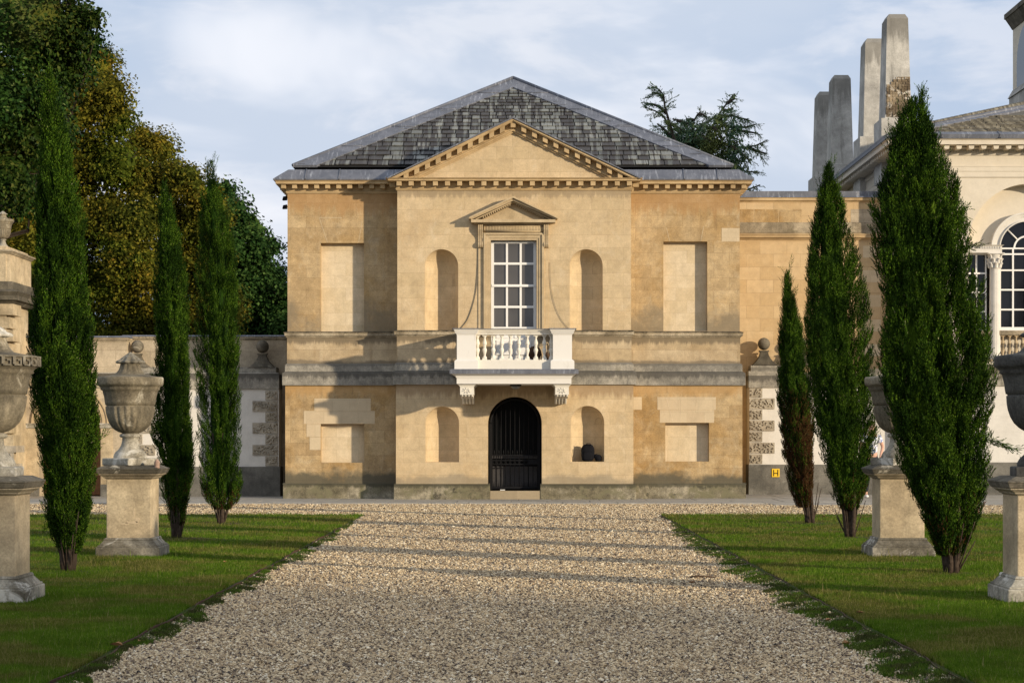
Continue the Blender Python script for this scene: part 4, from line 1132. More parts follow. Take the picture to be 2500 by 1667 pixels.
def urn(label,loc,rz=0,mat='urn',key=False,grp='carved stone urns on pedestals'):
    t=thing('urn',label,'urn',(0,0,0),0,grp)
    m=MB(); m.box(-.26,.26,-.26,.26,0,.095); m.build('foot_block',M['lichen'] if mat=='urn' else M[mat],t,bevel=.015)
    foot=[(.215,.094),(.218,.12),(.205,.15),(.19,.175),(.15,.21),(.12,.26),(.105,.32),(.102,.36),(.13,.37),(.14,.385),(.135,.405),(.11,.415),(.10,.42)]
    m=MB(); m.lathe(foot,n=40,mod=lambda a,z,k:1+.012*nz(a,z*9,k)); m.build('foot',M['lichen'] if mat=='urn' else M[mat],t)
    bowl=[(.10,.42),(.15,.435),(.20,.465),(.245,.51),(.28,.57),(.303,.64),(.316,.70),(.32,.755),(.316,.772),(.305,.775),(.308,.785),(.322,.79),(.327,.83),(.337,.89),(.35,.945),(.358,.975),(.385,.99),(.38,1.01),(.395,1.03),(.42,1.045),(.43,1.06),(.43,1.085),(.432,1.12),(.43,1.145),(.415,1.155),(.38,1.158)]
    def bm(a,z,k):
        f=1+.010*nz(a*2,z*5,k*.3)+.006*nz(a*6,z*11,k)
        if .43<z<.76: f*=1-.045*abs(math.cos(a*11))**3*min(1,(z-.42)/.12)
        return f
    m=MB(); m.lathe(bowl,n=176,mod=bm); m.build('bowl',M[mat],t)
    lid=[(.385,1.155),(.33,1.165),(.26,1.175),(.20,1.19),(.165,1.215),(.14,1.25),(.125,1.29),(.12,1.325),(.125,1.335)]
    m=MB(); m.lathe(lid,n=96,mod=lambda a,z,k:1+(.07*abs(math.sin(a*6)) if z>1.19 else 0)); m.build('lid',M[mat],t)
    fin=[(.12,1.33),(.165,1.335),(.175,1.352),(.16,1.37),(.12,1.385),(.115,1.40),(.085,1.425),(.05,1.45),(.02,1.475),(.0001,1.485)]
    m=MB(); m.lathe(fin,n=72,mod=lambda a,z,k:1+.10*math.sin(a*9)*(1 if k<5 else .4)+.06*nz(a*5,z*20,k)); m.build('finial',M['lichen'] if mat=='urn' else M[mat],t)
    if key:
        m=MB(); Rr=.425; n=26; w=2*PI/n
        def place(u0,u1,v0,v1):
            for q in range(2):
                a=u0+(u1-u0)*q/2; b=u0+(u1-u0)*(q+1)/2
                P=lambda r,t_,z:(r*math.cos(t_),r*math.sin(t_),z)
                z0,z1=1.052+v0,1.052+v1
                m.add([P(Rr,a,z0),P(Rr,b,z0),P(Rr+.028,b,z0),P(Rr+.028,a,z0),P(Rr,a,z1),P(Rr,b,z1),P(Rr+.028,b,z1),P(Rr+.028,a,z1)],[(0,1,2,3),(7,6,5,4),(3,2,6,7),(0,3,7,4),(1,5,6,2)])
        greek(m,place,n,w,.095,.01); m.build('key_pattern_band',M['lichen'],t)
    t.location=loc; t.rotation_euler=(0,0,rz); return t
HG=.020
PED=[(-4.975,19.62,'stone pedestal cropped by the left edge of the lawn, nearest on the left'),(-4.97,26.85,'stone pedestal with a chipped shaft on the left lawn between two cypresses'),
     (5.06,26.85,'stone pedestal on the right lawn half hidden by the large cypress'),(5.06,19.62,'stone pedestal cropped by the right edge of the photo, nearest on the right')]
p0=ped('pedestal',PED[0][2],(PED[0][0],PED[0][1],0))
for a,b,l in PED[1:]: dup(p0,(a,b,0),0,l)
urn('weathered stone urn with key-pattern rim, cropped at the left edge of the photo',(-4.975,19.62,1.205),.1,key=True)
urn('weathered lidded stone urn with fluted bowl on the left pedestal between two cypresses',(-5.005,26.85,1.205),.9)
urn('grey stone urn mostly hidden behind the large cypress on the right lawn',(5.06,26.85,1.205),2.0,mat='urn')
urn('dark stone urn cropped at the right edge of the photo',(5.06,19.62,1.205),3.0,mat='darkurn')
# small urn on the gate pier
t=urn('small round-bowled stone urn standing on top of the tall gate pier',(X(7,YP+.5),YP+.5,Z(611,YP+.5)),.4,grp=None)
t.scale=(.62,.62,.665)
# cone on the left pedestal
ax_,ay_=-4.97+.375,26.85-.34
ac=thing('stone_cone','small reddish stone acorn on the right corner of the left lawn pedestal','ornament',(ax_,ay_,1.168))
m=MB(); m.lathe([(a*.62,b*.72) for a,b in [(.04,0),(.06,.015),(.062,.03),(.05,.045),(.055,.06),(.062,.09),(.052,.13),(.03,.16),(.0001,.175)]],ax_,ay_,1.168,18); m.build('acorn',M['cone'],ac)
# chipped patch on the pedestal shaft
for i_,(cx_,cz_,w_,h_) in enumerate(((-4.93,.47,.11,.022),(-5.02,.455,.06,.014),(-4.86,.505,.045,.03),(-4.90,.60,.02,.05))):
    r2=random.Random(i_+9); m=MB(); n=11
    P=[(cx_+w_*math.cos(2*PI*k/n)*r2.uniform(.6,1.1),cz_+h_*math.sin(2*PI*k/n)*r2.uniform(.5,1.3)) for k in range(n)]
    m.prism(P,26.85-.293,26.85-.28)
    o=m.build('chipped_patch',M['patch']); lp=[q for q in COL.objects if q.name.startswith('pedestal') and q.type=='EMPTY' and abs(q.location.x+4.97)<.01 and abs(q.location.y-26.85)<.1][0]
    sh=[q for q in lp.children if q.name.startswith('shaft')][0]; o.parent=sh; o.location=-Vector(lp.location)
# ------------------------------------------------------------------ right-hand walls
YQ,YR=54.4,55.0
RW=thing('garden_wall','white rendered garden wall with carved quoins and a stone ball, right of the pavilion','wall',(X(1900,YQ),YQ,0))
x0,x1=X(1829,YQ),X(2420,YQ)
m=MB(); m.box(x0,x1,YQ,YR-.02,PZ-.02,Z(940,YQ)); m.build('rendered_panel',M['whitewall'],RW)
m=MB(); m.box(X(1826.8,YQ),x1,YQ-.06,YR-.02,PZ-.01,Z(1133.5,YQ)); m.build('plinth',M['greyrender'],RW,bevel=.01)
m=MB(); m.box(X(1826.8,YQ),X(1915,YQ),YQ-.05,YR-.02,Z(946,YQ),Z(906,YQ)); m.box(X(1833,YQ),X(1910,YQ),YQ+.02,YR-.02,Z(906,YQ),Z(892,YQ)); m.box(X(1915,YQ),x1,YQ-.03,YR-.02,Z(946,YQ),Z(910,YQ)); m.build('coping',M['band'],RW,bevel=.008)
zs=[Z(v,YQ) for v in (946,971,999,1025,1052.5,1079,1107,1132.5)]
quoins(RW,X(1829.6,YQ),-1,YQ,zs,.665,.34)
ball_finial(RW,X(1865,YQ+.3),YQ+.3,Z(892,YQ+.3),Z(839.5,YQ+.3),.165,M['capstone'])
ball_finial(RW,X(1955,YQ+.3),YQ+.3,Z(892,YQ+.3),Z(839.5,YQ+.3),.165,M['capstone'])
SG=thing('hydrant_sign','small yellow plate with a black H on the grey plinth of the right wall','sign',(X(1893,YQ),YQ-.07,Z(1164,YQ)))
m=MB(); m.box(X(1883.5,YQ),X(1902.5,YQ),YQ-.078,YQ-.062,Z(1164,YQ),Z(1143.5,YQ)); m.build('plate',M['yellow'],SG,bevel=.004)
m=MB()
hx0,hx1,hz0,hz1=X(1887,YQ),X(1899,YQ),Z(1161.5,YQ),Z(1146,YQ); hz=(hz0+hz1)/2
m.box(hx0,hx0+.022,YQ-.082,YQ-.077,hz0,hz1); m.box(hx1-.022,hx1,YQ-.082,YQ-.077,hz0,hz1); m.box(hx0,hx1,YQ-.0825,YQ-.0775,hz-.022,hz)
m.build('letter',M['iron'],SG)
LW=thing('link_wall','golden ashlar link wall with lead-capped parapet joining the pavilion to the white villa','wall',(X(1950,YR),YR,0))
x0,x1=5.4,X(2215,YR)
m=MB(); m.box(x0,x1,YR,YR+5,0,Z(466,YR)-.08); m.build('wall',M['link'],LW)
m=MB(); m.ledge(x0,x1,YR,YR+5,Z(586,YR),Z(581,YR),.02,.07); m.box(x0,x1+.1,YR-.12,YR+5,Z(581,YR),Z(575,YR)); m.ledge(x0,x1,YR,YR+5,Z(575,YR),Z(573,YR),.14,.14); m.ledge(x0,x1,YR,YR+5,Z(573,YR),Z(569,YR),.14,.03); m.build('cornice',M['cornice'],LW)
m=MB(); m.ledge(x0,x1,YR,YR+5,Z(569,YR),Z(545,YR),.05,.045); m.ledge(x0,x1,YR,YR+5,Z(545,YR),Z(543,YR),.045,.0); m.build('blocking_course',M['sill'],LW)
m=MB(); m.ledge(x0,x1,YR,YR+5,Z(494,YR),Z(490,YR),.0,.04); m.box(x0,x1,YR-.07,YR+5,Z(490,YR),Z(483,YR)); m.build('parapet_coping',M['cornice'],LW)
m=MB(); m.ledge(x0,x1,YR,YR+5,Z(483,YR),Z(480,YR),.10,.08); m.ledge(x0,x1,YR,YR+5,Z(480,YR),Z(467,YR),.02,.01); m.build('lead_capping',M['lead'],LW)
for a,b in ((1806,1840),(1842,1900),(1902,1957),(2077,2160)):
    m=MB(); m.box(X(a,YR),X(b,YR),YR-.004,YR+.02,Z(543,YR),Z(511,YR)); m.build('frieze_stone',M['winglow'] if b<2000 else M['garden'],LW)
m=MB()
for k in range(12):
    if k%2==0: m.box(X(2107,YR),X(2150,YR),YR-.004,YR+.02,Z(600+30*k+30,YR)+.01,Z(600+30*k,YR))
m.build('pale_stones',M['recess'],LW)

# ------------------------------------------------------------------ the villa
YV=54.2
VI=thing('villa','cream stuccoed villa with arched window, slate roof and four tall chimneys at the right edge','building',(X(2300,YV),YV,0))
YVc=YV-.55
cX=X(2165,YVc); wX=cX+.55; VX1=wX+19.5; VB=YV+19
vz=lambda p:Z(p,YV); vx=lambda p:X(p,YV)
m=MB(); m.box(wX,VX1,YV,VB,2.9,Z(352,YV)); vw=m.build('upper_wall',M['villa'],VI)
scx=vx(2513); R1=148*YV/F; z_sp=vz(597)
c=MB(); c.prism([(scx-R1,vz(884)),(scx+R1,vz(884))]+[(scx+R1*math.cos(PI*k/40),z_sp+R1*math.sin(PI*k/40)) for k in range(41)],YV-1,YV+.42)
cut_world(vw,c)
m=MB(); m.box(wX-.04,VX1,YV-.12,VB,0,3.0); m.build('basement_wall',M['whitewall'],VI)
m=MB(); m.box(wX-.1,VX1,YV-.2,VB,PZ-.02,Z(1128,YV)); m.build('plinth',M['greyrender'],VI,bevel=.01)
m=MB(); m.box(wX-.06,VX1,YV-.17,VB,vz(942),vz(897)); m.ledge(wX,VX1,YV-.1,VB,vz(897),vz(890),.08,.02); m.build('band',M['lichen'],VI)
YC2=YVc; vc=lambda p:Z(p,YC2)
m=MB()
m.ledge(wX,VX1,YV,VB,vz(380),vz(374),.02,.05,1)
m.ledge(wX,VX1,YV,VB,vz(366.5),vz(361),.10,.16,1)
m.box(wX-.5,VX1,YV-.5,VB+.5,vc(352),vc(342)); m.ledge(wX,VX1,YV,VB,vc(342),vc(339),.5,.54,1)
for a,p in ((404,.03),(405.8,.06),(419,.02),(427,.012)):
    m.box(wX-p,VX1,YV-p,VB+p,vz(a+2),vz(a))
m.box(wX-.035,VX1,YV-.035,VB,vz(433),vz(407)); m.box(wX-.05,VX1,YV-.05,VB,vz(419),vz(407)) 
m.box(wX-.03,VX1,YV-.03,VB,vz(374),vz(366))
m.build('entablature',M['villa'],VI)
m=MB()
m0=None
def putm(x,y,rot):
    global m0
    if m0 is None:
        m=MB(); m.prism([(0,vc(352.5)),(0,vc(358)),(.02,vc(362)),(.12,vc(362)),(.14,vc(358)),(.14,vc(352.5))][::-1],-.42,-.05); m0=m.build('modillion',M['villa']); o=m0
    else: o=m0.copy(); COL.objects.link(o)
    o.parent=VI; o.location=Vector((x,y,0))-Vector(VI.location); o.rotation_euler=(0,0,rot)
for k in range(22): putm(wX-.32+k*.325,YV,0)
for k in range(42): putm(wX,YV-.1+.14+k*.325,-PI/2)
m=MB()
for k in range(150):
    a=wX-.1+k*.044; m.box(a,a+.026,YV-.075,YV-.02,vz(373.5),vz(367))
m.build('dentil',M['villa'],VI)
gzb,gzt=Z(338.5,YC2),Z(320,YC2+.1)
m=MB(); m.ledge(wX,VX1,YV,VB,gzb,gzb+.11,.56,.58,1); m.ledge(wX,VX1,YV,VB,gzb+.11,gzt,.58,.30,1)
for px_ in (2299,2441): 
    xx=X(px_,YC2); m.tube([(xx,YV-.59,gzb),(xx,YV-.59,gzb+.11),(xx,YV-.3,gzt+.01)],.018,6)
m.build('gutter',M['lead'],VI)
# hipped slate roof
hx0=wX+.05; hy0=YV+.1; hz0=gzt+.02; 
dcX,dcY=wX+9.7,YV+9.6; pk=hz0+9.6*.315
m=MB(); m.add([(hx0,hy0,hz0),(VX1,hy0,hz0),(VX1,hy0+19.2,hz0),(hx0,hy0+19.2,hz0),(dcX,dcY,pk)],[(0,1,4),(1,2,4),(2,3,4),(3,0,4)])
vr=m.build('roof',M['slate2'],VI)
m=MB(); rnd=random.Random(8); H2=pk-hz0; D2=dcY-hy0; n2=Vector((0,-H2,D2)).normalized()
for r in range(14):
    t0=r*.021; t1=t0+.034; 
    xl=hx0+(dcX-hx0)*t0+.25; x=xl-rnd.random()*.4
    while x<hx0+8:
        w=rnd.uniform(.35,.75); a=max(x,xl); b=x+w
        if b-a>.08:
            P=lambda xx,t,o: Vector((xx,hy0+D2*t,hz0+H2*t))+n2*o
            l=.045+rnd.uniform(0,.03); l2=l+rnd.uniform(-.012,.012); q=rnd.uniform(-.002,.002); a2=a+(dcX-hx0)*(t1-t0)*(1 if x<xl else 0)
            m.add([P(a+.01,t0+q,l),P(b-.01,t0+q,l2),P(b-.01,t1,.012),P(min(a2,b-.02)+.01,t1,.012),P(a+.01,t0+q,.0),P(b-.01,t0+q,.0)],[(0,1,2,3),(4,5,1,0),(4,0,3),(1,5,2)])
        x+=w
m.build('slates',M['slate2'],vr)
m=MB(); A=Vector((hx0,hy0,hz0+.04)); B=Vector((dcX,dcY,pk+.06))
m.tube([A,B],.07,8)
for nn,dd in ((n2,Vector((1,0,0))),(Vector((-H2,0,D2)).normalized(),Vector((0,1,0)))):
    v=[A+nn*.05,A+dd*.34+nn*.05,B+nn*.05,A+nn*0-Vector((0,0,.05)),A+dd*.34-Vector((0,0,.03))]
    A2=A+dd*.34; B2=B+dd*.34-Vector((0,0,.13))
    m.add([A+nn*.05,A2+nn*.05,B2+nn*.05,B+nn*.05,A-nn*.05,A2-nn*.05,B2-nn*.05,B-nn*.05],[(0,1,2,3),(3,2,1,0),(4,5,1,0),(5,6,2,1)])
m.build('hip_flashing',M['lead'],vr)
m=MB()
A=Vector((hx0,hy0+.2,hz0+.05)); B=Vector((dcX,dcY,pk+.10))
for k in range(60):
    a=k/60; b=(k+.93)/60; m.tube([A+(B-A)*a+Vector((0,0,.06)),A+(B-A)*b+Vector((0,0,.045))],.10,6)
m.build('ridge_stone',M['slate2'],vr)
# octagonal drum
dx_left=X(2517,YV+9); dR=(dcX-dx_left)/math.cos(PI/8); 
def octa(m,r,z0,z1,r2=None):
    r2=r2 or r; q=[PI/8+k*PI/4 for k in range(8)]
    vs=[(dcX+r*math.cos(a),dcY+r*math.sin(a),z0) for a in q]+[(dcX+r2*math.cos(a),dcY+r2*math.sin(a),z1) for a in q]
    m.add(vs,[tuple(range(7,-1,-1)),tuple(range(8,16))]+[(i,(i+1)%8,(i+1)%8+8,i+8) for i in range(8)])
Yd=YV+8.5
m=MB(); octa(m,dR,9.5,Z(30,Yd)); 
m.build('drum',M['villa'],VI)
m=MB(); octa(m,dR+.12,9.5,Z(205,Yd)); octa(m,dR+.17,Z(205,Yd),Z(185,Yd),dR+.02); m.build('drum_base',M['chimney'],VI)
m=MB(); z0_=Z(30,Yd); octa(m,dR+.03,z0_,z0_+.12,dR+.1); octa(m,dR+.1,z0_+.12,z0_+.35,dR+.25); octa(m,dR+.28,z0_+.35,z0_+.5); octa(m,dR+.25,z0_+.5,z0_+3.0,dR*.35); m.build('drum_cornice',M['capstone'],VI)
m=MB()
for k in range(8):
    a=k*PI/4; nx,ny=math.cos(a),math.sin(a); ap_=dR*math.cos(PI/8)
    cxw,cyw=dcX+nx*(ap_+.01),dcY+ny*(ap_+.01)
    tx,ty=-ny,nx; r_=1.15; zc0=Z(130,Yd)
    vs=[];P=[]
    for g in range(17): P.append((r_*math.cos(PI*g/16),zc0+r_*math.sin(PI*g/16)))
    P=[(r_,zc0-1.2)]+P+[(-r_,zc0-1.2)]
    vs=[(cxw+tx*u,cyw+ty*u,z) for u,z in P]; m=MB(); m.add(vs,[tuple(range(len(vs)))]); m.build('drum_window',M['dpane'],VI)
# serliana window
SW=MB().box(scx-R1+.02,scx+R1-.02,YV+.36,YV+.40,vz(806),vz(604)).build('arched_window',M['dpane'],VI)
def ring(m,r0,r1,y0,y1,a0=0,a1=PI,n=40,cx=scx,cz=z_sp):
    for k in range(n):
        a=a0+(a1-a0)*k/n; b=a0+(a1-a0)*(k+1)/n; P=lambda r,t:(cx+r*math.cos(t),cz+r*math.sin(t))
        m.prism([P(r0,a),P(r1,a),P(r1,b),P(r0,b)],y0,y1)
r0=65.3*YV/F
zs_=vz(604)
m=MB(); m.prism([(scx+r0*math.cos(PI*k/32),zs_+r0*math.sin(PI*k/32)) for k in range(33)],YV+.36,YV+.405); m.build('fanlight',M['dpane'],SW)
m=MB(); 
ring(m,r0,r0+.03,YV+.22,YV+.43,cz=zs_); ring(m,r0+.03,r0+.13,YV+.27,YV+.43,cz=zs_); ring(m,r0+.13,r0+.20,YV+.24,YV+.43,cz=zs_); ring(m,r0+.20,r0+.245,YV+.20,YV+.43,cz=zs_)
m.build('archivolt',M['whitewall'],SW)
m=MB()
b_=.04
yy0,yy1=YV+.31,YV+.365
hw=r0
for k in (-1,0,1): 
    m.box(scx+k*hw*.5*1.0-.022 if k else scx-.0,scx+k*hw*.5+.022 if k else scx+.0001,yy0,yy1,vz(806),zs_)
for k in (-.36,0.36): pass
for p in (616,655.5,703.5,752,):
    m.box(scx-hw,scx+hw,yy0+.002,yy1,vz(p+4),vz(p))
m.box(scx-hw,scx+hw,yy0-.02,yy1,vz(806),vz(797)); m.box(scx-hw-.02,scx-hw+.03,yy0,yy1,vz(806),zs_); m.box(scx+hw-.03,scx+hw+.02,yy0,yy1,vz(806),zs_)
m.box(scx-hw,scx+hw,yy0-.003,yy1,zs_-.02,zs_+.02)
ring(m,hw*.42,hw*.42+.045,yy0,yy1,n=20,cz=zs_)
for a in (PI/4,PI/2,3*PI/4):
    m.tube([(scx+hw*.44*math.cos(a),yy0+.02,zs_+hw*.44*math.sin(a)),(scx+hw*math.cos(a),yy0+.02,zs_+hw*math.sin(a))],.02,6)
for s_ in (-1,1):
    a,b=sorted((scx+s_*(2513-2366)*YV/F,scx+s_*(2513-2415)*YV/F))
    m.box(a,a+.03,yy0,yy1,vz(806),vz(616)); m.box(b-.03,b,yy0,yy1,vz(806),vz(616)); mid=(a+b)/2+.02*0; m.box(mid-.02,mid+.02,yy0,yy1,vz(806),vz(616))
    for p in (616,663,710,757,802): m.box(a,b,yy0+.002,yy1,vz(p+4),vz(p))
m.build('glazing_bars',M['sash'],SW)
m=MB()
for s_ in (-1,1):
    a,b=sorted((scx+s_*(2513-2364)*YV/F,scx+s_*(2513-2449)*YV/F))
    m.box(a,b,YV+.12,YV+.42,vz(616),vz(600)); m.ledge(a,b,YV+.12,YV+.42,vz(600),vz(597),.01,.05)
    for k in range(14): m.box(a+(b-a)*k/14+.01,a+(b-a)*k/14+.04,YV+.1,YV+.13,vz(606),vz(601))
    m.build('side_entablature',M['whitewall'],SW); m=MB()
for s_ in (-1,1):
    ccx=scx+s_*(2513-2433)*YV/F; cy=YV+.20
    m=MB(); rc=.148
    m.lathe([(rc*1.02,vz(883)),(rc,vz(880)),(rc*.98,vz(800)),(rc*.9,vz(655))],ccx,cy,0,144,mod=lambda a,z,k:1-.07*abs(math.sin(a*11)))
    m.lathe([(rc*1.35,vz(893)),(rc*1.35,vz(888)),(rc*1.1,vz(886)),(rc*1.2,vz(884)),(rc,vz(882))],ccx,cy,0,32)
    m.build('column',M['whitewall'],SW)
    m=MB(); zc0,zc1=vz(655),vz(617)
    m.lathe([(rc*.95,zc0),(rc*1.02,zc0+.02),(rc*.9,zc0+.03),(rc*.95,zc0+.2),(rc*1.3,zc1-.03)],ccx,cy,0,24)
    m.box(ccx-rc*1.45,ccx+rc*1.45,cy-rc*1.45,cy+rc*1.2,zc1-.03,zc1)
    for tier,(zz,rr,nn) in enumerate(((zc0+.03,1.0,8),(zc0+.14,1.05,8),(zc0+.24,1.15,4))):
        for k in range(nn):
            a=2*PI*(k+.5*(tier%2))/nn+(PI/4 if tier==2 else 0)
            ca,sa=math.cos(a),math.sin(a)
            m.tube([(ccx+rc*rr*ca,cy+rc*rr*sa,zz),(ccx+rc*(rr+.12)*ca,cy+rc*(rr+.12)*sa,zz+.09),(ccx+rc*(rr+.38)*ca,cy+rc*(rr+.38)*sa,zz+.13),(ccx+rc*(rr+.45)*ca,cy+rc*(rr+.45)*sa,zz+.105)],[.035,.032,.022,.01],6)
    m.build('capital',M['whitewall'],SW,autosmooth=45)
VBAL=MB()
VBAL.box(scx-R1,scx+R1,YV+.10,YV+.30,vz(817),vz(809)); VBAL.ledge(scx-R1,scx+R1,YV+.12,YV+.30,vz(809),vz(806),.02,.0); VBAL.box(scx-R1,scx+R1,YV+.08,YV+.3,vz(884),vz(876))
vb=VBAL.build('window_balustrade',M['sill'],VI)
m0=None
xx=scx-R1+.07
while xx<scx+R1:
    if abs(abs(xx-scx)-(2513-2433)*YV/F)>.17:
        if m0 is None:
            m=MB(); baluster_mesh(m,0,0,0,vz(817)-vz(876),.95); m0=m.build('baluster',M['panel']); o=m0
        else: o=m0.copy(); COL.objects.link(o)
        o.parent=vb; o.location=Vector((xx,YV+.2,vz(876)))-world_off(VI)
    xx+=.176
# chimneys
ch0=None
Y1=YV*59.6/57.1
for i,(ratio) in enumerate((1,.942,.855,.8156)):
    Yc_=Y1/ratio; xf=911*Y1/F; zt=Z(32,Y1)
    if ch0 is None:
        m=MB(); wdt=64*Y1/F; dep=wdt*1.35; z0=8.6; zb_=Z(288,Y1)
        def fr(m,x0,x1,y0,y1,za,zb2_,ix,iy): m.add([(x0,y0,za),(x1,y0,za),(x1,y1,za),(x0,y1,za),(x0+ix,y0+iy,zb2_),(x1-ix,y0+iy,zb2_),(x1-ix,y1-iy,zb2_),(x0+ix,y1-iy,zb2_)],[(0,3,2,1),(4,5,6,7),(0,1,5,4),(1,2,6,5),(2,3,7,6),(3,0,4,7)])
        m.box(-.12,wdt+.12,-.1,dep+.1,z0,Z(290,Y1))
        fr(m,-.12,wdt+.12,-.1,dep+.1,Z(290,Y1),zb_,.12,.1)
        fr(m,0,wdt,0,dep,zb_,zt-.13,.07,.1); fr(m,.07,wdt-.07,.1,dep-.1,zt-.13,zt,.07,.08)
        ch0=m.build('chimney',M['chimney']); o=ch0
    else: o=ch0.copy(); COL.objects.link(o)
    o.parent=VI; o.location=Vector((xf,Yc_,0))-Vector(VI.location)
    ch0.location=Vector((911*Y1/F,Y1,0))-Vector(VI.location) if i==0 else ch0.location
# broken render on the nearest chimney
m=MB()
xf=911*Y1/F
zA,zB=Z(286,Y1),Z(188,Y1)
rnd=random.Random(2); nn=16; 
for k in range(nn):
    f=k/nn; g=(k+1)/nn; 
    xl0=xf+.05+.03*rnd.random(); 
    za,zb_=zA+(zB-zA)*f,zA+(zB-zA)*g
    top=f>.78
    ins=lambda z:.07*(z-Z(288,Y1))/(zt-.13-Z(288,Y1))
    x0_=xf+ins(za)+.012+(.35*((f-.78)/.22)+.1*rnd.random() if top else .02*rnd.random()); x1_=xf+64*Y1/F-ins(zb_)-.004
    yy=Y1+.1*(za-Z(288,Y1))/(zt-.13-Z(288,Y1))
    nx_=8
    for j in range(nx_):
        u0=x0_+(x1_-x0_)*j/nx_; u1=x0_+(x1_-x0_)*(j+1)/nx_; dd=rnd.uniform(.0,.03)
        m.box(u0,u1,yy-.012-dd,yy+.05,za,zb_+.003)
m.build('broken_render',M['scar'],VI,bevel=.01)
#PART3

# ------------------------------------------------------------------ vegetation
rng=np.random.default_rng(4)
def frames(d):
    "orthonormal side vectors for unit directions d (N,3)"
    ref=np.where(np.abs(d[:,2:3])<.9,np.array([[0,0,1.]]),np.array([[1.,0,0]]))
    a=np.cross(d,ref); a/=np.linalg.norm(a,axis=1,keepdims=True); b=np.cross(d,a); return a,b
def unit(v): return v/np.maximum(np.linalg.norm(v,axis=1,keepdims=True),1e-9)
def sprays(P,D,L,nl,wid,spread,rg):
    """feathery sprays: around each stem (P,D,L) nl slim leaflets. returns V,F"""
    N=len(P); a,b=frames(D)
    t=(np.arange(nl)+.5)/nl
    t=np.broadcast_to(t,(N,nl))+rg.uniform(-.04,.04,(N,nl))
    ang=rg.uniform(0,2*PI,(N,nl))
    side=a[:,None,:]*np.cos(ang)[...,None]+b[:,None,:]*np.sin(ang)[...,None]
    base=P[:,None,:]+D[:,None,:]*(t*L[:,None])[...,None]
    dirn=D[:,None,:]*.8+side*(spread*(1.15-t))[...,None]
    dirn/=np.linalg.norm(dirn,axis=2,keepdims=True)
    ll=(L[:,None]*(.34-.12*t)*rg.uniform(.8,1.25,(N,nl)))
    w=np.cross(dirn,side); w/=np.maximum(np.linalg.norm(w,axis=2,keepdims=True),1e-9)
    tw=rg.uniform(-1,1,(N,nl,1)); w=w+side*tw*.8; w/=np.linalg.norm(w,axis=2,keepdims=True)
    ww=wid*rg.uniform(.7,1.3,(N,nl,1))
    v0=base-w*ww*.5; v1=base+w*ww*.5+dirn*ll[...,None]*.25; v2=base+dirn*ll[...,None]; v3=base-w*ww*.5+dirn*ll[...,None]*.45
    V=np.stack([v0,v1,v2,v3],2).reshape(-1,3)
    Fc=np.arange(len(V)).reshape(-1,4)
    return V,Fc
def catVF(parts):
    V=[];Fs=[];o=0
    for v,f in parts: V.append(v); Fs.append(f+o); o+=len(v)
    return np.concatenate(V),np.concatenate(Fs)
SC=2500/2352.0
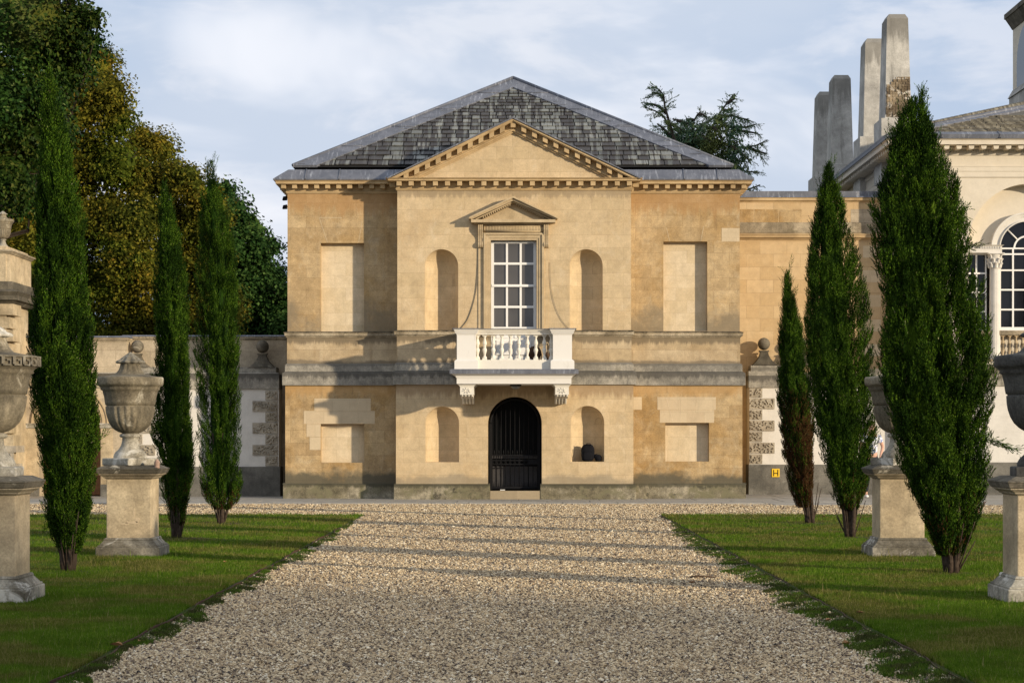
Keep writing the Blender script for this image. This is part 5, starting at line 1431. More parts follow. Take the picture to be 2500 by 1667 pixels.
def cypress(label,Y,base,prof,n,seed,dead=None,extra=(),stems=5,name='cypress',fol_from=None,wisps=26):
    rg=np.random.default_rng(seed)
    bx,by=base[0]*SC,base[1]*SC; x0=X(bx,Y)
    root=thing(name,label,'cypress tree',(x0,Y,HG),group='slim cypresses on the lawns')
    zz=np.array([Z(p[0]*SC,Y) for p in prof]); cc=np.array([X((p[1]+p[2])/2*SC,Y) for p in prof]); hw=np.array([(p[2]-p[1])/2*SC*Y/F for p in prof])
    o=np.argsort(zz); zz,cc,hw=zz[o],cc[o],hw[o]
    z0,z1=zz[0],zz[-1]
    ph=rg.uniform(0,6,12)
    def ridge(a,z):
        w1=np.abs(np.sin(2.5*a+ph[0]+z*.35+.5*np.sin(z*1.1+ph[2]))); w2=np.abs(np.sin(5*a+ph[1]-z*.5+.9*np.sin(z*1.7+ph[3])))
        r=.60+.22*w1**.7+.20*w2**.7
        r+=.045*np.sin(z*4.3+ph[4]+2*a)+.045*np.sin(z*8.1+ph[5]-3*a+np.sin(z*3))
        return r
    parts=[]
    # upright plumes: each starts inside the crown and rises outwards to its outline
    k=26; nc=int(n*2.5)//k
    w=np.interp(np.linspace(z0,z1,400),zz,hw)+.03; cdf=np.cumsum(w); cdf/=cdf[-1]
    zc_=np.interp(rg.random(nc),cdf,np.linspace(z0,z1,400)); ac_=rg.uniform(0,2*PI,nc); rc=.74+.28*rg.random(nc)**.6
    pl=rg.uniform(.20,.44,nc); pw=rg.uniform(.030,.062,nc)
    t=np.tile((np.arange(k)+.5)/k,nc); R0=np.repeat(rc,k); PLn=np.repeat(pl,k)
    z=np.repeat(zc_,k)+(t-.75)*PLn
    z=np.clip(z,z0,z1); hwz=np.interp(z,zz,hw)
    a=np.repeat(ac_,k)+.10*np.sin(np.repeat(ac_,k)*9+z*3)
    rr=R0*(.66+.42*t**.8)*(.93+.16*np.cos(3*a+ph[0]+z*.6)+.04*np.sin(z*4.3+ph[4]+2*a))
    R_=hwz*rr; wd=np.repeat(pw,k)*np.sin(PI*np.clip(t*.9+.06,0,1))**.7
    a2=rg.uniform(0,2*PI,len(z)); ro=np.sqrt(rg.random(len(z)))*wd
    ccz=np.interp(z,zz,cc)
    ux,uy=np.cos(a),np.sin(a)
    P=np.stack([ccz+R_*ux+ro*(np.cos(a2)*ux-np.sin(a2)*uy),Y+R_*uy+ro*(np.cos(a2)*uy+np.sin(a2)*ux),z],1)
    od=np.stack([np.cos(a2)*ux-np.sin(a2)*uy,np.cos(a2)*uy+np.sin(a2)*ux,np.zeros(len(z))],1)
    D=unit(od*rg.uniform(.15,.6,(len(z),1))+np.stack([ux*.12,uy*.12,np.ones(len(z))],1))
    L=rg.uniform(.055,.105,len(P))
    P=P-D*(L*.5)[:,None]
    isdead=np.zeros(len(P),bool)
    if dead is not None:
        dz0,dz1,pr=dead
        pz=np.clip((Z(dz1*SC,Y)-P[:,2])/(Z(dz1*SC,Y)-Z(dz0*SC,Y)),0,1) if False else np.clip((Z(dz0*SC,Y)-P[:,2])/(Z(dz0*SC,Y)-Z(dz1*SC,Y)+1e-6),0,1)
        pat=.5+.5*np.sin(P[:,0]*9+P[:,2]*4.2+ph[6])*np.cos(P[:,1]*7-P[:,2]*3+ph[7])
        isdead=(rg.random(len(P))<pz*pr*(.4+pat))
    V,Fc=sprays(P[~isdead],D[~isdead],L[~isdead],10,.0085,.6,rg); parts.append((V,Fc))
    # protruding wisps along the outline and the tip
    nw=wisps; 
    zt=rg.uniform(z0+.3*(z1-z0),z1,nw); zt[:10]=z1-rg.uniform(0,.12*(z1-z0),10); at=rg.uniform(0,2*PI,nw)
    hz_=np.interp(zt,zz,hw); cz_=np.interp(zt,zz,cc)
    for i in range(nw):
        m_=9; s_=np.linspace(0,1,m_); up=.14+.20*rg.random(); outv=.03+.07*rg.random()
        Pw=np.stack([cz_[i]+np.cos(at[i])*(hz_[i]*.8+outv*s_),Y+np.sin(at[i])*(hz_[i]*.8+outv*s_),zt[i]-.10+up*s_],1)
        Dw=unit(np.stack([np.cos(at[i])*outv+rg.normal(0,.08,m_),np.sin(at[i])*outv+rg.normal(0,.08,m_),np.full(m_,up)],1))
        parts.append(sprays(Pw,Dw,np.full(m_,.075),8,.008,.6,rg))
    for (pts,dens,wd) in extra:       # side branches given as photo outlines at this tree's distance
        pts=[Vector((X(p[0]*SC,Y),Y-.1,Z(p[1]*SC,Y))) for p in pts]
        for q in range(len(pts)-1):
            A,B=pts[q],pts[q+1]; d=(B-A); m_=int(dens*d.length)+1
            s_=rg.random(m_); taper=1-(q+s_)/(len(pts)-1)*.6
            Pw=np.array(A)[None]+np.outer(s_,np.array(d))+rg.normal(0,1,(m_,3))*wd*taper[:,None]
            Dw=unit(np.array(d.normalized())[None]+rg.normal(0,.35,(m_,3)))
            parts.append(sprays(Pw,Dw,rg.uniform(.07,.13,m_),9,.009,.6,rg))
    # inner mass
    nn=36; ns=60; zs2=np.linspace(z0,z1-.05*(z1-z0),ns); aa=np.linspace(0,2*PI,nn,endpoint=False)
    A,ZZ=np.meshgrid(aa,zs2); HW=np.interp(ZZ,zz,hw)*.46*ridge(A,ZZ); CC=np.interp(ZZ,zz,cc)
    taper=np.clip((ZZ-z0)/.25,0.15,1)
    V=np.stack([CC+HW*taper*np.cos(A),Y+HW*taper*np.sin(A),ZZ],-1).reshape(-1,3)
    i=np.arange(ns-1)[:,None]*nn+np.arange(nn)[None]; j=np.arange(ns-1)[:,None]*nn+(np.arange(nn)[None]+1)%nn
    Fc=np.stack([i,j,j+nn,i+nn],-1).reshape(-1,4)
    parts.append((V,Fc))
    V,Fc=catVF(parts); off=np.array([x0,Y,HG])
    np_mesh('foliage',V-off,Fc,M['cypress'],root)
    if isdead.any():
        V,Fc=sprays(P[isdead],D[isdead],L[isdead]*.9,10,.0095,.7,rg); np_mesh('brown_foliage',V-off,Fc,M['cypdead'],root)
    # multi-stemmed trunk
    m=MB(); r2=random.Random(seed)
    for k_ in range(stems):
        a=2*PI*k_/stems+r2.uniform(-.3,.3); rb=.055 if k_ else 0
        topz=z0+ (z1-z0)*(.45 if k_==0 else .22); rt=np.interp(min(topz,z1),zz,hw)*.5
        pts=[];rad=[]
        for q in range(9):
            f=q/8; zq=HG-.03+(topz-HG)*f; cx_=x0+(np.interp(max(zq,z0),zz,cc)-x0)*f
            rr_=rb+(rt-rb)*f**1.1*(0 if k_==0 else 1)
            pts.append((cx_+rr_*math.cos(a)+r2.uniform(-.008,.008),Y+rr_*math.sin(a)+r2.uniform(-.008,.008),zq)); rad.append((.055 if k_==0 else .030)*(1.25-f)+.005)
        m.tube(pts,rad,7)
    for k_ in range(10):       # thin bare shoots
        a=r2.uniform(0,2*PI); hgt=r2.uniform(.35,.8); sp_=r2.uniform(.08,.2)
        m.tube([(x0+.05*math.cos(a),Y+.05*math.sin(a),HG),(x0+(.05+sp_*.45)*math.cos(a),Y+(.05+sp_*.45)*math.sin(a),HG+hgt*.4),(x0+(.06+sp_)*math.cos(a),Y+(.06+sp_)*math.sin(a),HG+hgt)],[.012,.009,.005],5)
    m.build('trunk',M['bark'],root)
    return root
HGx=HG
cypress('tallest slim cypress on the left lawn, nearest the left edge of the photo',23.6,(158,1318),
 [(165,112,115),(180,107,118),(215,101,125),(250,95,133),(300,91,146),(350,88,160),(400,86,166),(450,82,174),(500,80,182),(550,79,187),(600,77,194),(650,75,200),(700,72,203),(750,69,207),(800,68,210),(850,68,211),(900,72,214),(950,80,222),(1000,90,224),(1050,97,220),(1100,105,215),(1150,105,210),(1200,112,204),(1240,128,195),(1262,140,184)],
 15000,1,extra=[(((205,1045),(225,1020),(243,1000)),90,.03),(((108,1230),(112,1190),(104,1150)),60,.02)])
cypress('narrow middle cypress on the left lawn, just right of the lidded urn',31.25,(407,1242),
 [(422,376,379),(450,371,388),(500,365,399),(550,362,412),(600,359,424),(650,358,430),(700,357,433),(750,357,435),(800,357,437),(850,356,438),(900,355,440),(950,352,443),(1000,353,448),(1050,362,447),(1100,371,445),(1140,376,438),(1175,388,428),(1200,396,420)],
 9000,2,dead=(1080,1220,.35),extra=[(((440,1040),(450,1020),(460,990)),80,.03)])
cypress('dense cypress on the left lawn with bare wispy tip, nearest the pavilion',36.5,(508,1205),
 [(372,484,487),(400,475,494),(450,464,506),(480,461,518),(500,459,529),(550,457,541),(600,456,547),(650,455,550),(700,454,552),(750,453,553),(800,452,555),(850,452,555),(900,453,553),(950,456,552),(1000,460,550),(1050,461,553),(1100,462,555),(1130,466,552),(1150,474,545),(1165,488,528)],
 10000,3,dead=(1110,1180,.5),wisps=34)
cypress('biggest broad twin-tipped cypress at the right of the photo',23.3,(2187,1325),
 [(230,2092,2118),(260,2075,2128),(300,2052,2142),(350,2046,2162),(400,2030,2186),(450,2016,2198),(480,2008,2206),(550,2012,2214),(600,2012,2220),(650,2020,2226),(700,2022,2232),(750,2016,2246),(800,2008,2258),(850,2008,2268),(900,2012,2268),(950,2026,2264),(1000,2040,2262),(1050,2056,2260),(1100,2072,2256),(1150,2096,2246),(1200,2118,2238),(1240,2136,2226),(1268,2152,2212)],
 26000,4,dead=(1120,1290,.25),wisps=60,stems=7,
 extra=[(((2106,300),(2112,250),(2113,212)),260,.03),(((2086,320),(2090,270),(2093,236)),220,.025),(((2052,360),(2044,330),(2040,318)),90,.03),
  (((2190,600),(2215,575),(2242,566)),130,.02),(((2225,800),(2240,700),(2247,655)),240,.045),(((2235,930),(2258,820),(2262,740)),220,.04),(((2030,520),(2008,492),(2000,478)),150,.03),(((2030,640),(2012,606),(2004,590)),110,.025),
  (((2245,1005),(2290,1018),(2328,1032)),150,.018),(((2200,470),(2212,500),(2216,520)),100,.03)])
cypress('broad pointed cypress on the right lawn, in front of the golden link wall',31.5,(1954,1240),
 [(376,1902,1905),(400,1894,1914),(450,1878,1931),(500,1868,1944),(550,1860,1956),(600,1852,1968),(650,1845,1978),(700,1842,1984),(750,1840,1988),(800,1841,1994),(850,1844,2000),(900,1850,2008),(950,1860,2008),(1000,1872,2008),(1050,1884,2002),(1100,1898,1994),(1140,1914,1982),(1165,1930,1972)],
 15000,5,dead=(1080,1190,.4),wisps=40,extra=[(((2000,960),(2012,930),(2016,905)),120,.05),(((1995,1000),(2014,985),(2024,975)),90,.03)])
cypress('smallest slim cypress with browning lower half, nearest the right garden wall',36.5,(1861,1205),
 [(622,1806,1809),(650,1803,1815),(700,1797,1828),(750,1793,1838),(800,1790,1848),(850,1788,1856),(900,1787,1866),(950,1790,1871),(1000,1796,1872),(1050,1802,1872),(1100,1812,1870),(1130,1820,1868),(1160,1830,1864)],
 9000,6,dead=(880,1010,1.0),stems=7,extra=[(((1796,780),(1794,750),(1797,735)),60,.02)])
# soil rings round the cypresses and small ground patches
for i,(bx,by,Y,w) in enumerate(((158,1318,23.6,.75),(407,1242,31.25,.55),(508,1205,36.5,.5),(2187,1325,23.3,.5),(1954,1240,31.5,.5),(1861,1205,36.5,.45))):
    m=MB(); cx=X(bx*SC,Y); n=28; r2=random.Random(i)
    rr=[w*(.75+.35*r2.random()) for _ in range(n)]
    m.add([(cx+.15,Y,HG+.022)]+[(cx+.12+rr[k]*math.cos(2*PI*k/n),Y+.8*rr[k]*math.sin(2*PI*k/n),HG+.003) for k in range(n)],[(0,1+k,1+(k+1)%n) for k in range(n)],True)
    tag(m.build('bare_soil',M['soil']),kind='structure')

# ---- broadleaf trees
def leafcloud(lobes,per,leaf,rg,cl=16,clr=.34,droop=.2,core=.62):
    parts=[]
    for (cx,cy,cz,rx,ry_,rz) in lobes:
        nc=int(per*rx*rz)
        d=unit(rg.normal(0,1,(nc,3))); rad=rg.uniform(.66,1.0,nc)*(1+.13*np.sin(d[:,0]*5+cx)*np.cos(d[:,2]*6+cz))
        C=np.array([cx,cy,cz])+d*np.array([rx,ry_,rz])*rad[:,None]
        Pp=np.repeat(C,cl,0)+np.clip(rg.normal(0,1,(nc*cl,3)),-1.5,1.5)*clr*.5*np.array([1,1,.75])
        Dn=np.repeat(d,cl,0)
        nrm=unit(Dn*.7+np.array([0,0,.5])+rg.normal(0,.55,(len(Pp),3)))
        a,b=frames(nrm); th=rg.uniform(0,2*PI,len(Pp)); u=a*np.cos(th)[:,None]+b*np.sin(th)[:,None]; v=np.cross(nrm,u)
        L=(leaf*rg.uniform(.6,1.3,len(Pp)))[:,None]
        u=u-np.array([0,0,droop]); 
        v0=Pp; v1=Pp+u*L*.5+v*L*.33+nrm*L*.06; v2=Pp+u*L; v3=Pp+u*L*.5-v*L*.33+nrm*L*.06
        V=np.stack([v0,v1,v2,v3],1).reshape(-1,3); parts.append((V,np.arange(len(V)).reshape(-1,4)))
        if core:
            n1,n2=18,10
            th=np.linspace(0,2*PI,n1,endpoint=False); ph=np.linspace(.001,PI-.001,n2); T,Pq=np.meshgrid(th,ph)
            S=np.stack([cx+rx*core*np.cos(T)*np.sin(Pq),cy+ry_*core*np.sin(T)*np.sin(Pq),cz+rz*core*np.cos(Pq)],-1).reshape(-1,3)
            S+=rg.normal(0,.08,S.shape)
            i=np.arange(n2-1)[:,None]*n1+np.arange(n1)[None]; j=np.arange(n2-1)[:,None]*n1+(np.arange(n1)[None]+1)%n1
            parts.append((S,np.stack([i,j,j+n1,i+n1],-1).reshape(-1,4)))
    return catVF(parts)
def broadtree(name,label,cat,Y,lobes_px,mat,per,leaf,seed,trunk_px,depth=.9,jit=1.2,group='trees beyond the garden wall',cl=16,clr=.34,tr=.3,core=.62,twigs=0):
    rg=np.random.default_rng(seed); r2=random.Random(seed)
    lobes=[]
    for l in lobes_px:
        y_=Y+r2.uniform(-jit,jit)+ (l[3] if len(l)>3 else 0); r=l[2]*y_/F; lobes.append((X(l[0],y_),y_,Z(l[1],y_),r,r*depth,r*r2.uniform(.85,1.0)))
    tx=X(trunk_px,Y); root=thing(name,label,cat,(tx,Y,0),group=group); off=np.array([tx,Y,0])
    V,Fc=leafcloud(lobes,per,leaf,rg,cl,clr,core=core); np_mesh('foliage',V-off,Fc,M[mat],root)
    m=MB(); top=max(l[2] for l in lobes)
    m.tube([(tx,Y,-.1),(tx+.05,Y+.5,top*.25),(tx-.1,Y+1.2,top*.5),(tx,Y+1.5,top*.75)],[tr*1.3,tr,tr*.75,tr*.25],9)
    for l in lobes: 
        hb=top*r2.uniform(.5,.6); m.tube([(tx,Y,hb),((tx+l[0])/2,max(Y,l[1])+2.6,(hb+l[2])/2),(l[0],l[1]+.8,l[2]),(l[0]+r2.uniform(-.2,.2),l[1]+.2,l[2]+l[5]*.4)],[tr*.3,tr*.2,tr*.08,.02],6)
        for g in range(twigs):
            a=r2.uniform(0,2*PI); e=r2.uniform(-.3,1); m.tube([(l[0],l[1],l[2]),(l[0]+l[3]*.95*math.cos(a)*math.cos(e),l[1]+l[3]*.9*math.sin(a)*math.cos(e),l[2]+l[5]*.95*math.sin(e))],[.04,.008],4)
    m.build('trunk',M['bark'],root); return root
broadtree('holm_oak','dark glossy evergreen oak overhanging the top left corner','oak tree',60,
 [(60,40,150),(135,110,90),(185,55,58),(165,165,62),(95,240,90),(-30,230,150),(40,330,110),(130,330,55),(10,430,90),(60,480,50),(215,110,40),(228,45,22)],'evergreen',125,.13,21,-50,cl=22,clr=.42,twigs=4)
broadtree('chestnut_tree','browning horse chestnut beyond the boundary wall behind the tallest cypress','chestnut tree',72,
 [(235,160,60),(265,230,62),(200,260,90),(285,300,50),(215,390,95),(120,420,110),(290,400,62),(60,560,130),(180,540,105),(265,530,80),(60,700,130),(160,700,110),(270,690,90),(40,830,120),(200,830,110),(300,620,60),(20,480,90)],'chestnut',95,.125,22,170,cl=30,clr=.46,twigs=3)
broadtree('chestnut_tree','golden-brown horse chestnut beyond the boundary wall between the left cypresses','chestnut tree',73,
 [(345,345,46),(390,365,52),(350,440,75),(420,440,60),(460,440,48),(490,480,50),(330,540,80),(410,540,80),(490,560,62),(350,660,90),(440,650,85),(510,650,60),(330,780,90),(430,780,95),(520,760,80),(530,520,34)],'chestnut2',105,.12,23,420,cl=30,clr=.44,twigs=3)
broadtree('broadleaf_tree','dark green broadleaf tree beyond the boundary wall beside the pavilion','tree',80,
 [(548,470,38),(575,520,48),(610,560,42),(560,610,70),(630,620,48),(662,600,26),(600,690,80),(668,680,50),(560,780,90),(650,770,80),(700,730,50),(700,800,60),(520,700,60)],'greentree',95,.15,24,600,cl=22,clr=.40,twigs=4)
# ---- cedar behind the roof
def cedar():
    Y=74; rg=np.random.default_rng(31); r2=random.Random(31)
    PX=lambda x,y,d=0:Vector((X(1560+x/4.9,Y+d),Y+d,Z(180+y/4.9,Y+d)))
    tx=X(1715,Y); root=thing('cedar','dark spiky cedar with upswept branches rising behind the slate roof','cedar tree',(tx,Y,0)); off=np.array([tx,Y,0])
    limbs=[[(700,1250),(560,1000),(420,780),(345,520),(310,400),(295,260),(240,190),(150,150)],
     [(560,1000),(430,800),(360,640),(300,520),(200,450),(85,405)],[(420,780),(340,700),(270,640),(215,600)],[(330,480),(250,400),(160,365),(70,355)],[(300,300),(240,240),(150,235)],
     [(700,1250),(650,900),(640,700),(660,560),(700,490),(740,455)],[(660,560),(620,545),(560,550)],[(700,490),(760,490),(810,520)],
     [(700,1250),(760,900),(820,720),(900,600),(970,470),(1050,360),(1100,290),(1145,240)],[(1000,440),(1070,440),(1130,410)],[(1060,350),(1150,295)],
     [(900,600),(1000,520),(1100,500),(1200,530),(1290,550),(1340,570)],[(900,650),(1000,620),(1120,640),(1280,640),(1410,605)],[(1100,660),(1250,690),(1420,715)],
     [(800,900),(950,820),(1100,860),(1250,890),(1400,860),(1540,795)],[(1300,880),(1420,930),(1530,960)],[(1100,860),(1220,950),(1330,1045)],
     [(900,1000),(1050,950),(1150,1080),(1270,1170),(1440,1180)],[(1000,1100),(1150,1200),(1250,1400),(1350,1370),(1450,1330)],[(450,560),(520,580),(600,600),(700,650)],[(400,780),(500,700),(600,690),(720,760)],[(500,900),(600,800),(750,760),(900,820)],[(700,950),(850,900),(950,870)],
     [(600,700),(560,620),(480,570),(400,540)],[(650,720),(760,620),(850,560),(940,500)],[(350,600),(430,620),(520,680)],[(300,700),(400,740),(540,800)],[(560,760),(680,800),(800,850)],[(880,640),(960,700),(1000,800)],[(850,700),(900,780),(960,850)],[(640,840),(740,880),(860,960)]]
    m=MB(); P=[];D=[];L=[]
    for li,l in enumerate(limbs):
        d0=r2.uniform(-1.5,1.5); pts=[PX(a,b,d0) for a,b in l]
        m.tube(pts,[.055*(1-i/len(pts))+.010 for i in range(len(pts))],6)
        for q in range(len(pts)-1):
            A,B=pts[q],pts[q+1]; dv=B-A; frac=(q+.5)/(len(pts)-1)
            if l[q][1]>1150 and q==0: continue
            nb=int(dv.length*9)+2
            for _ in range(nb):
                f=r2.random(); p=A+dv*f; sgn=r2.choice((-1,1)); fl=frac+f/len(pts)
                sd=Vector((r2.gauss(0,.6),sgn*abs(r2.gauss(.4,.5)),r2.gauss(-.25,.25)))+dv.normalized()*.7
                sd.normalize(); ln=r2.uniform(.25,.85)*(1.15-.7*min(fl,1)); ln=max(ln,.18)
                ns=int(ln/.07)+2
                for s_ in range(ns):
                    t=s_/ns; P.append(p+sd*ln*t+Vector((0,0,-.25*ln*t*t))); dd=(sd+Vector((r2.gauss(0,.5),r2.gauss(0,.5),r2.gauss(-.15,.4)))).normalized(); D.append(dd); L.append(r2.uniform(.10,.2))
    m.tube([(tx,Y,0),(tx,Y,5),(tx-.1,Y,9)],[.5,.4,.2],10)
    m.build('trunk',M['cedarbark'],root)
    V,Fc=sprays(np.array([tuple(p) for p in P]),np.array([tuple(p) for p in D]),np.array(L),13,.022,1.3,rg)
    V2,F2=leafcloud([(X(1655,Y),Y,Z(345,Y),.8,.9,.45),(X(1700,Y),Y,Z(335,Y),.9,1,.45),(X(1745,Y),Y,Z(350,Y),1.0,1,.55),(X(1770,Y),Y,Z(320,Y),.65,.8,.7),(X(1690,Y),Y,Z(400,Y),1.4,1,.9),(X(1790,Y),Y,Z(375,Y),.7,.8,.4),(X(1755,Y),Y,Z(440,Y),1.1,1,.9)],150,.10,rg,cl=18,clr=.28,droop=.5,core=None)
    V,Fc=catVF([(V,Fc),(V2,F2)])
    np_mesh('foliage',V-off,Fc,M['cedar'],root)
cedar()
# trees beyond the path, outside the photograph, that shade its foreground
for i,(sx,t_,hh,rr) in enumerate(((8.8,36,12,5.2),(3.0,46,14,5.5),(14.8,54,16,3.6))):
    bx_=.6*sx+.8*t_; by_=.8*sx-.6*t_; rg=np.random.default_rng(50+i)
    lob=[(bx_+random.uniform(-1,1)*rr*.5,by_+random.uniform(-1,1)*rr*.5,hh*random.uniform(.35,.85),rr*.55,rr*.55,rr*.5) for _ in range(14)]
    root=thing('shade_tree',('tall lime tree beside the path behind the viewer','broad lime tree farthest behind the viewer','smaller lime tree standing nearest the lawn behind the viewer')[i],'tree',(bx_,by_,0),group='trees behind the viewer')
    V,Fc=leafcloud(lob,8,.30,rg,cl=12,clr=.75,core=None); np_mesh('foliage',V-np.array([bx_,by_,0]),Fc,M['greentree'],root)
    m=MB(); m.tube([(bx_,by_,0),(bx_,by_,hh*.4),(bx_,by_,hh*.8)],[.35,.28,.1],8); m.build('trunk',M['bark'],root)

# ------------------------------------------------------------------ grass, weeds, pebbles
def blades(x,y,z,h,wd,rg,lean=.55):
    n=len(x); a=rg.uniform(0,2*PI,n); la=rg.uniform(0,2*PI,n); lm=rg.random(n)*lean
    P=np.stack([x,y,z],1); w=np.stack([np.cos(a),np.sin(a),np.zeros(n)],1)*(wd*.5)[:,None]
    T=P+np.stack([np.cos(la)*lm*h,np.sin(la)*lm*h,h],1)
    V=np.stack([P-w,P+w,T],1).reshape(-1,3); return V,np.arange(len(V)).reshape(-1,3)
rg=np.random.default_rng(77)
def lawn_grass(side,n):
    # denser towards the viewer
    u=rg.random(n); ya,yb=12.4,40.72; y=1/(1/ya-(1/ya-1/yb)*u**.85); x=LX+.02+rg.random(n)**1.0*(y*.262-LX+.3).clip(.3,None)
    x=side*x; ok=np.abs(x)<y*.27; x,y=x[ok],y[ok]
    for (a,b,w) in ((-4.975,19.62,.43),(-4.97,26.85,.43),(5.06,26.85,.43),(5.06,19.62,.43)):
        k=~((np.abs(x-a)<w)&(np.abs(y-b)<w)); x,y=x[k],y[k]
    pat=np.sin(x*1.9+1.3*np.sin(y*.9))*np.sin(y*1.35+x*.6)
    h=(.026+.022*rg.random(len(x)))*(1+.25*pat)*(.8+.012*y); tall=rg.random(len(x))<.006; h[tall]*=2.6
    wd=(.0045+.0045*rg.random(len(x)))*(.75+.022*y)
    return blades(x,y,np.full(len(x),HG-.004),h,wd,rg)
for s_ in (-1,1):
    V,Fc=lawn_grass(s_,430000); np_mesh('grass',V,Fc,M['grass']); tag(bpy.context.scene.objects[-1] if False else bpy.data.objects[[o.name for o in COL.objects][-1]],'short mown green grass on the '+('left' if s_<0 else 'right')+' lawn','grass',kind='stuff')
# weeds and moss creeping over the gravel beside the edging
n=260000; u=rg.random(n); y=1/(1/12.5-(1/12.5-1/37)*u); side=np.where(rg.random(n)<.4,-1,1)
vw_=np.array([verge_w(float(a),int(b)) for a,b in zip(y,side)])
dist=rg.random(n)**.8*(vw_*1.0+.05); pat=np.sin(y*7.3+dist*9)*np.sin(y*2.9+side)+.4*np.sin(y*11.1+dist*31)+rg.normal(0,.35,n)
ok=((pat>-.1+1.0*(dist/(vw_+.05))**2)&(rg.random(n)<.75))|(rg.random(n)<.04); x=side*(LX-.02-dist); x,y=x[ok],y[ok]
V,Fc=blades(x,y,np.full(len(x),.010),.010+.026*rg.random(len(x)),.005+.006*rg.random(len(x)),rg,1.0)
o=np_mesh('weeds',V,Fc,M['weed']); tag(o,'low green weeds creeping over the gravel along the lawn edges','weeds',kind='stuff')
# leaf litter: loose dead leaves along the left edging and on the lawns
def leaf(label,x,y,z,s,rz,seed):
    r2=random.Random(seed); m=MB(); pts=[(0,-1),(.35,-.6),(.55,-.1),(.4,.4),(0,1),(-.4,.45),(-.55,0),(-.35,-.55)]
    m.add([(x+s*(a*math.cos(rz)-b*math.sin(rz)),y+s*(a*math.sin(rz)+b*math.cos(rz)),z+s*(.15+.5*abs(a)+.25*r2.random())) for a,b in pts]+[(x,y,z+.1*s)],[(i,(i+1)%8,8) for i in range(8)])
    return solo('fallen_leaf',m,M['deadleaf'],label,'leaf',group='fallen leaves')
def gp(px,py): 
    Y=EYE*F/(py-HZ); return X(px,Y),Y
for i,(px,py,s_,lab) in enumerate(((345,1572,.05,'curled brown leaf on the left edging, beside the darkest tuft'),(283,1590,.055,'brown leaf lying lowest on the left edging'),(2022,1519,.05,'orange-brown leaf at the right lawn edge, low in the photo'),(2100,1508,.045,'pale brown leaf on the right lawn grass, low in the photo'),(2068,1576,.05,'tan leaf on the right gravel margin, lowest on the right'),(742,1326,.04,'small pale leaf near the left lawn edge'),(1690,1425,.04,'small reddish leaf on the gravel just below the dead branch'),(550,1380,.04,'small leaf in the middle of the left lawn'),(2011,1266,.05,'yellowish leaf on the right lawn between two cypresses'))):
    x,y=gp(px,py); leaf(lab,x,y,.01 if abs(x)<LX else HG+.02,s_,i*1.3,i)
x,y=gp(1717,1412)
m=MB(); m.tube([(x-.145,y+.01,.02),(x-.05,y,.028),(x+.03,y-.005,.024),(x+.145,y-.03,.018)],[.010,.014,.012,.006],7); m.tube([(x-.05,y,.03),(x-.10,y-.04,.02)],[.007,.003],5)
solo('dead_branch',m,M['stick'],'short dark dead branch lying on the gravel near the right lawn','branch')
# pebbles
def pebbles(n,ya,yb,xm,smin,smax,rg):
    u=rg.random(n); y=1/(1/ya-(1/ya-1/yb)*u); xw=np.minimum(xm,y*.262); x=rg.uniform(-1,1,n)*xw
    if xm<5:
        vw=np.array([verge_w(float(a),1 if b>0 else -1) for a,b in zip(y,x)]); inside=(LX-np.abs(x))<vw
        kp=(~inside)|(rg.random(n)<.30); x,y=x[kp],y[kp]; n=len(x)
    s=(smin+(smax-smin)*rg.random(n)**2.2)*(.8+.016*y)
    base=np.array([[1,0,0],[0,1,0],[-1,0,0],[0,-1,0],[0,0,.62],[0,0,-.5]],float)
    B=np.broadcast_to(base,(n,6,3))*rg.uniform(.65,1.25,(n,6,1))
    a=rg.uniform(0,2*PI,n); c,s2=np.cos(a)[:,None],np.sin(a)[:,None]
    e=rg.uniform(.6,1.0,n)[:,None]
    Xl=B[...,0]; Yl=B[...,1]*e
    tl=rg.normal(0,.35,(n,1))
    Zl=B[...,2]+Xl*tl
    V=np.stack([Xl*c-Yl*s2,Xl*s2+Yl*c,Zl],-1)*s[:,None,None]
    V+=np.stack([x,y,.006+s*rg.uniform(.1,.55,n)],1)[:,None,:]
    f=np.array([[0,1,4],[1,2,4],[2,3,4],[3,0,4],[1,0,5],[2,1,5],[3,2,5],[0,3,5]])
    Fc=(np.arange(n)[:,None,None]*6+f[None]).reshape(-1,3)
    return V.reshape(-1,3),Fc
V1,F1=pebbles(250000,12.6,47.2,LX-.01,.006,.017,rg)
V2,F2=pebbles(60000,41,47.2,15,.008,.018,rg)
V3,F3=pebbles(5000,12.6,45,LX-.01,.014,.026,rg)
V,Fc=catVF([(V1,F1),(V2,F2),(V3,F3)])
o=np_mesh('gravel_stones',V,Fc,M['pebble']); tag(o,'loose tan and grey gravel stones covering the path','gravel',kind='stuff')

# ------------------------------------------------------------------ person behind the cypress
def skin(name,verts,edges,radii,mat,par,off,sub=2):
    me=bpy.data.meshes.new(name); me.from_pydata([tuple(Vector(v)) for v in verts],edges,[]); me.update()
    o=bpy.data.objects.new(name,me); COL.objects.link(o)
    md=o.modifiers.new('s','SKIN'); md.use_smooth_shade=True
    sv=me.skin_vertices[0].data
    for i,r_ in enumerate(radii): sv[i].radius=(r_,r_) if not isinstance(r_,tuple) else r_
    sv[0].use_root=True
    ss=o.modifiers.new('u','SUBSURF'); ss.levels=ss.render_levels=sub
    bpy.context.view_layer.update(); dg=bpy.context.evaluated_depsgraph_get()
    me2=bpy.data.meshes.new_from_object(o.evaluated_get(dg)); o.modifiers.clear(); o.data=me2; me2.name=name; bpy.data.meshes.remove(me)
    me2.materials.clear(); me2.materials.append(mat); o.parent=par; return o
PY=51.4; pxc=X(2127,PY)
PS=thing('person','person in white patterned t-shirt and black trousers holding a phone, half hidden by a cypress','person',(pxc,PY,PZ))
PS.scale=(1.08,1.08,1.08)
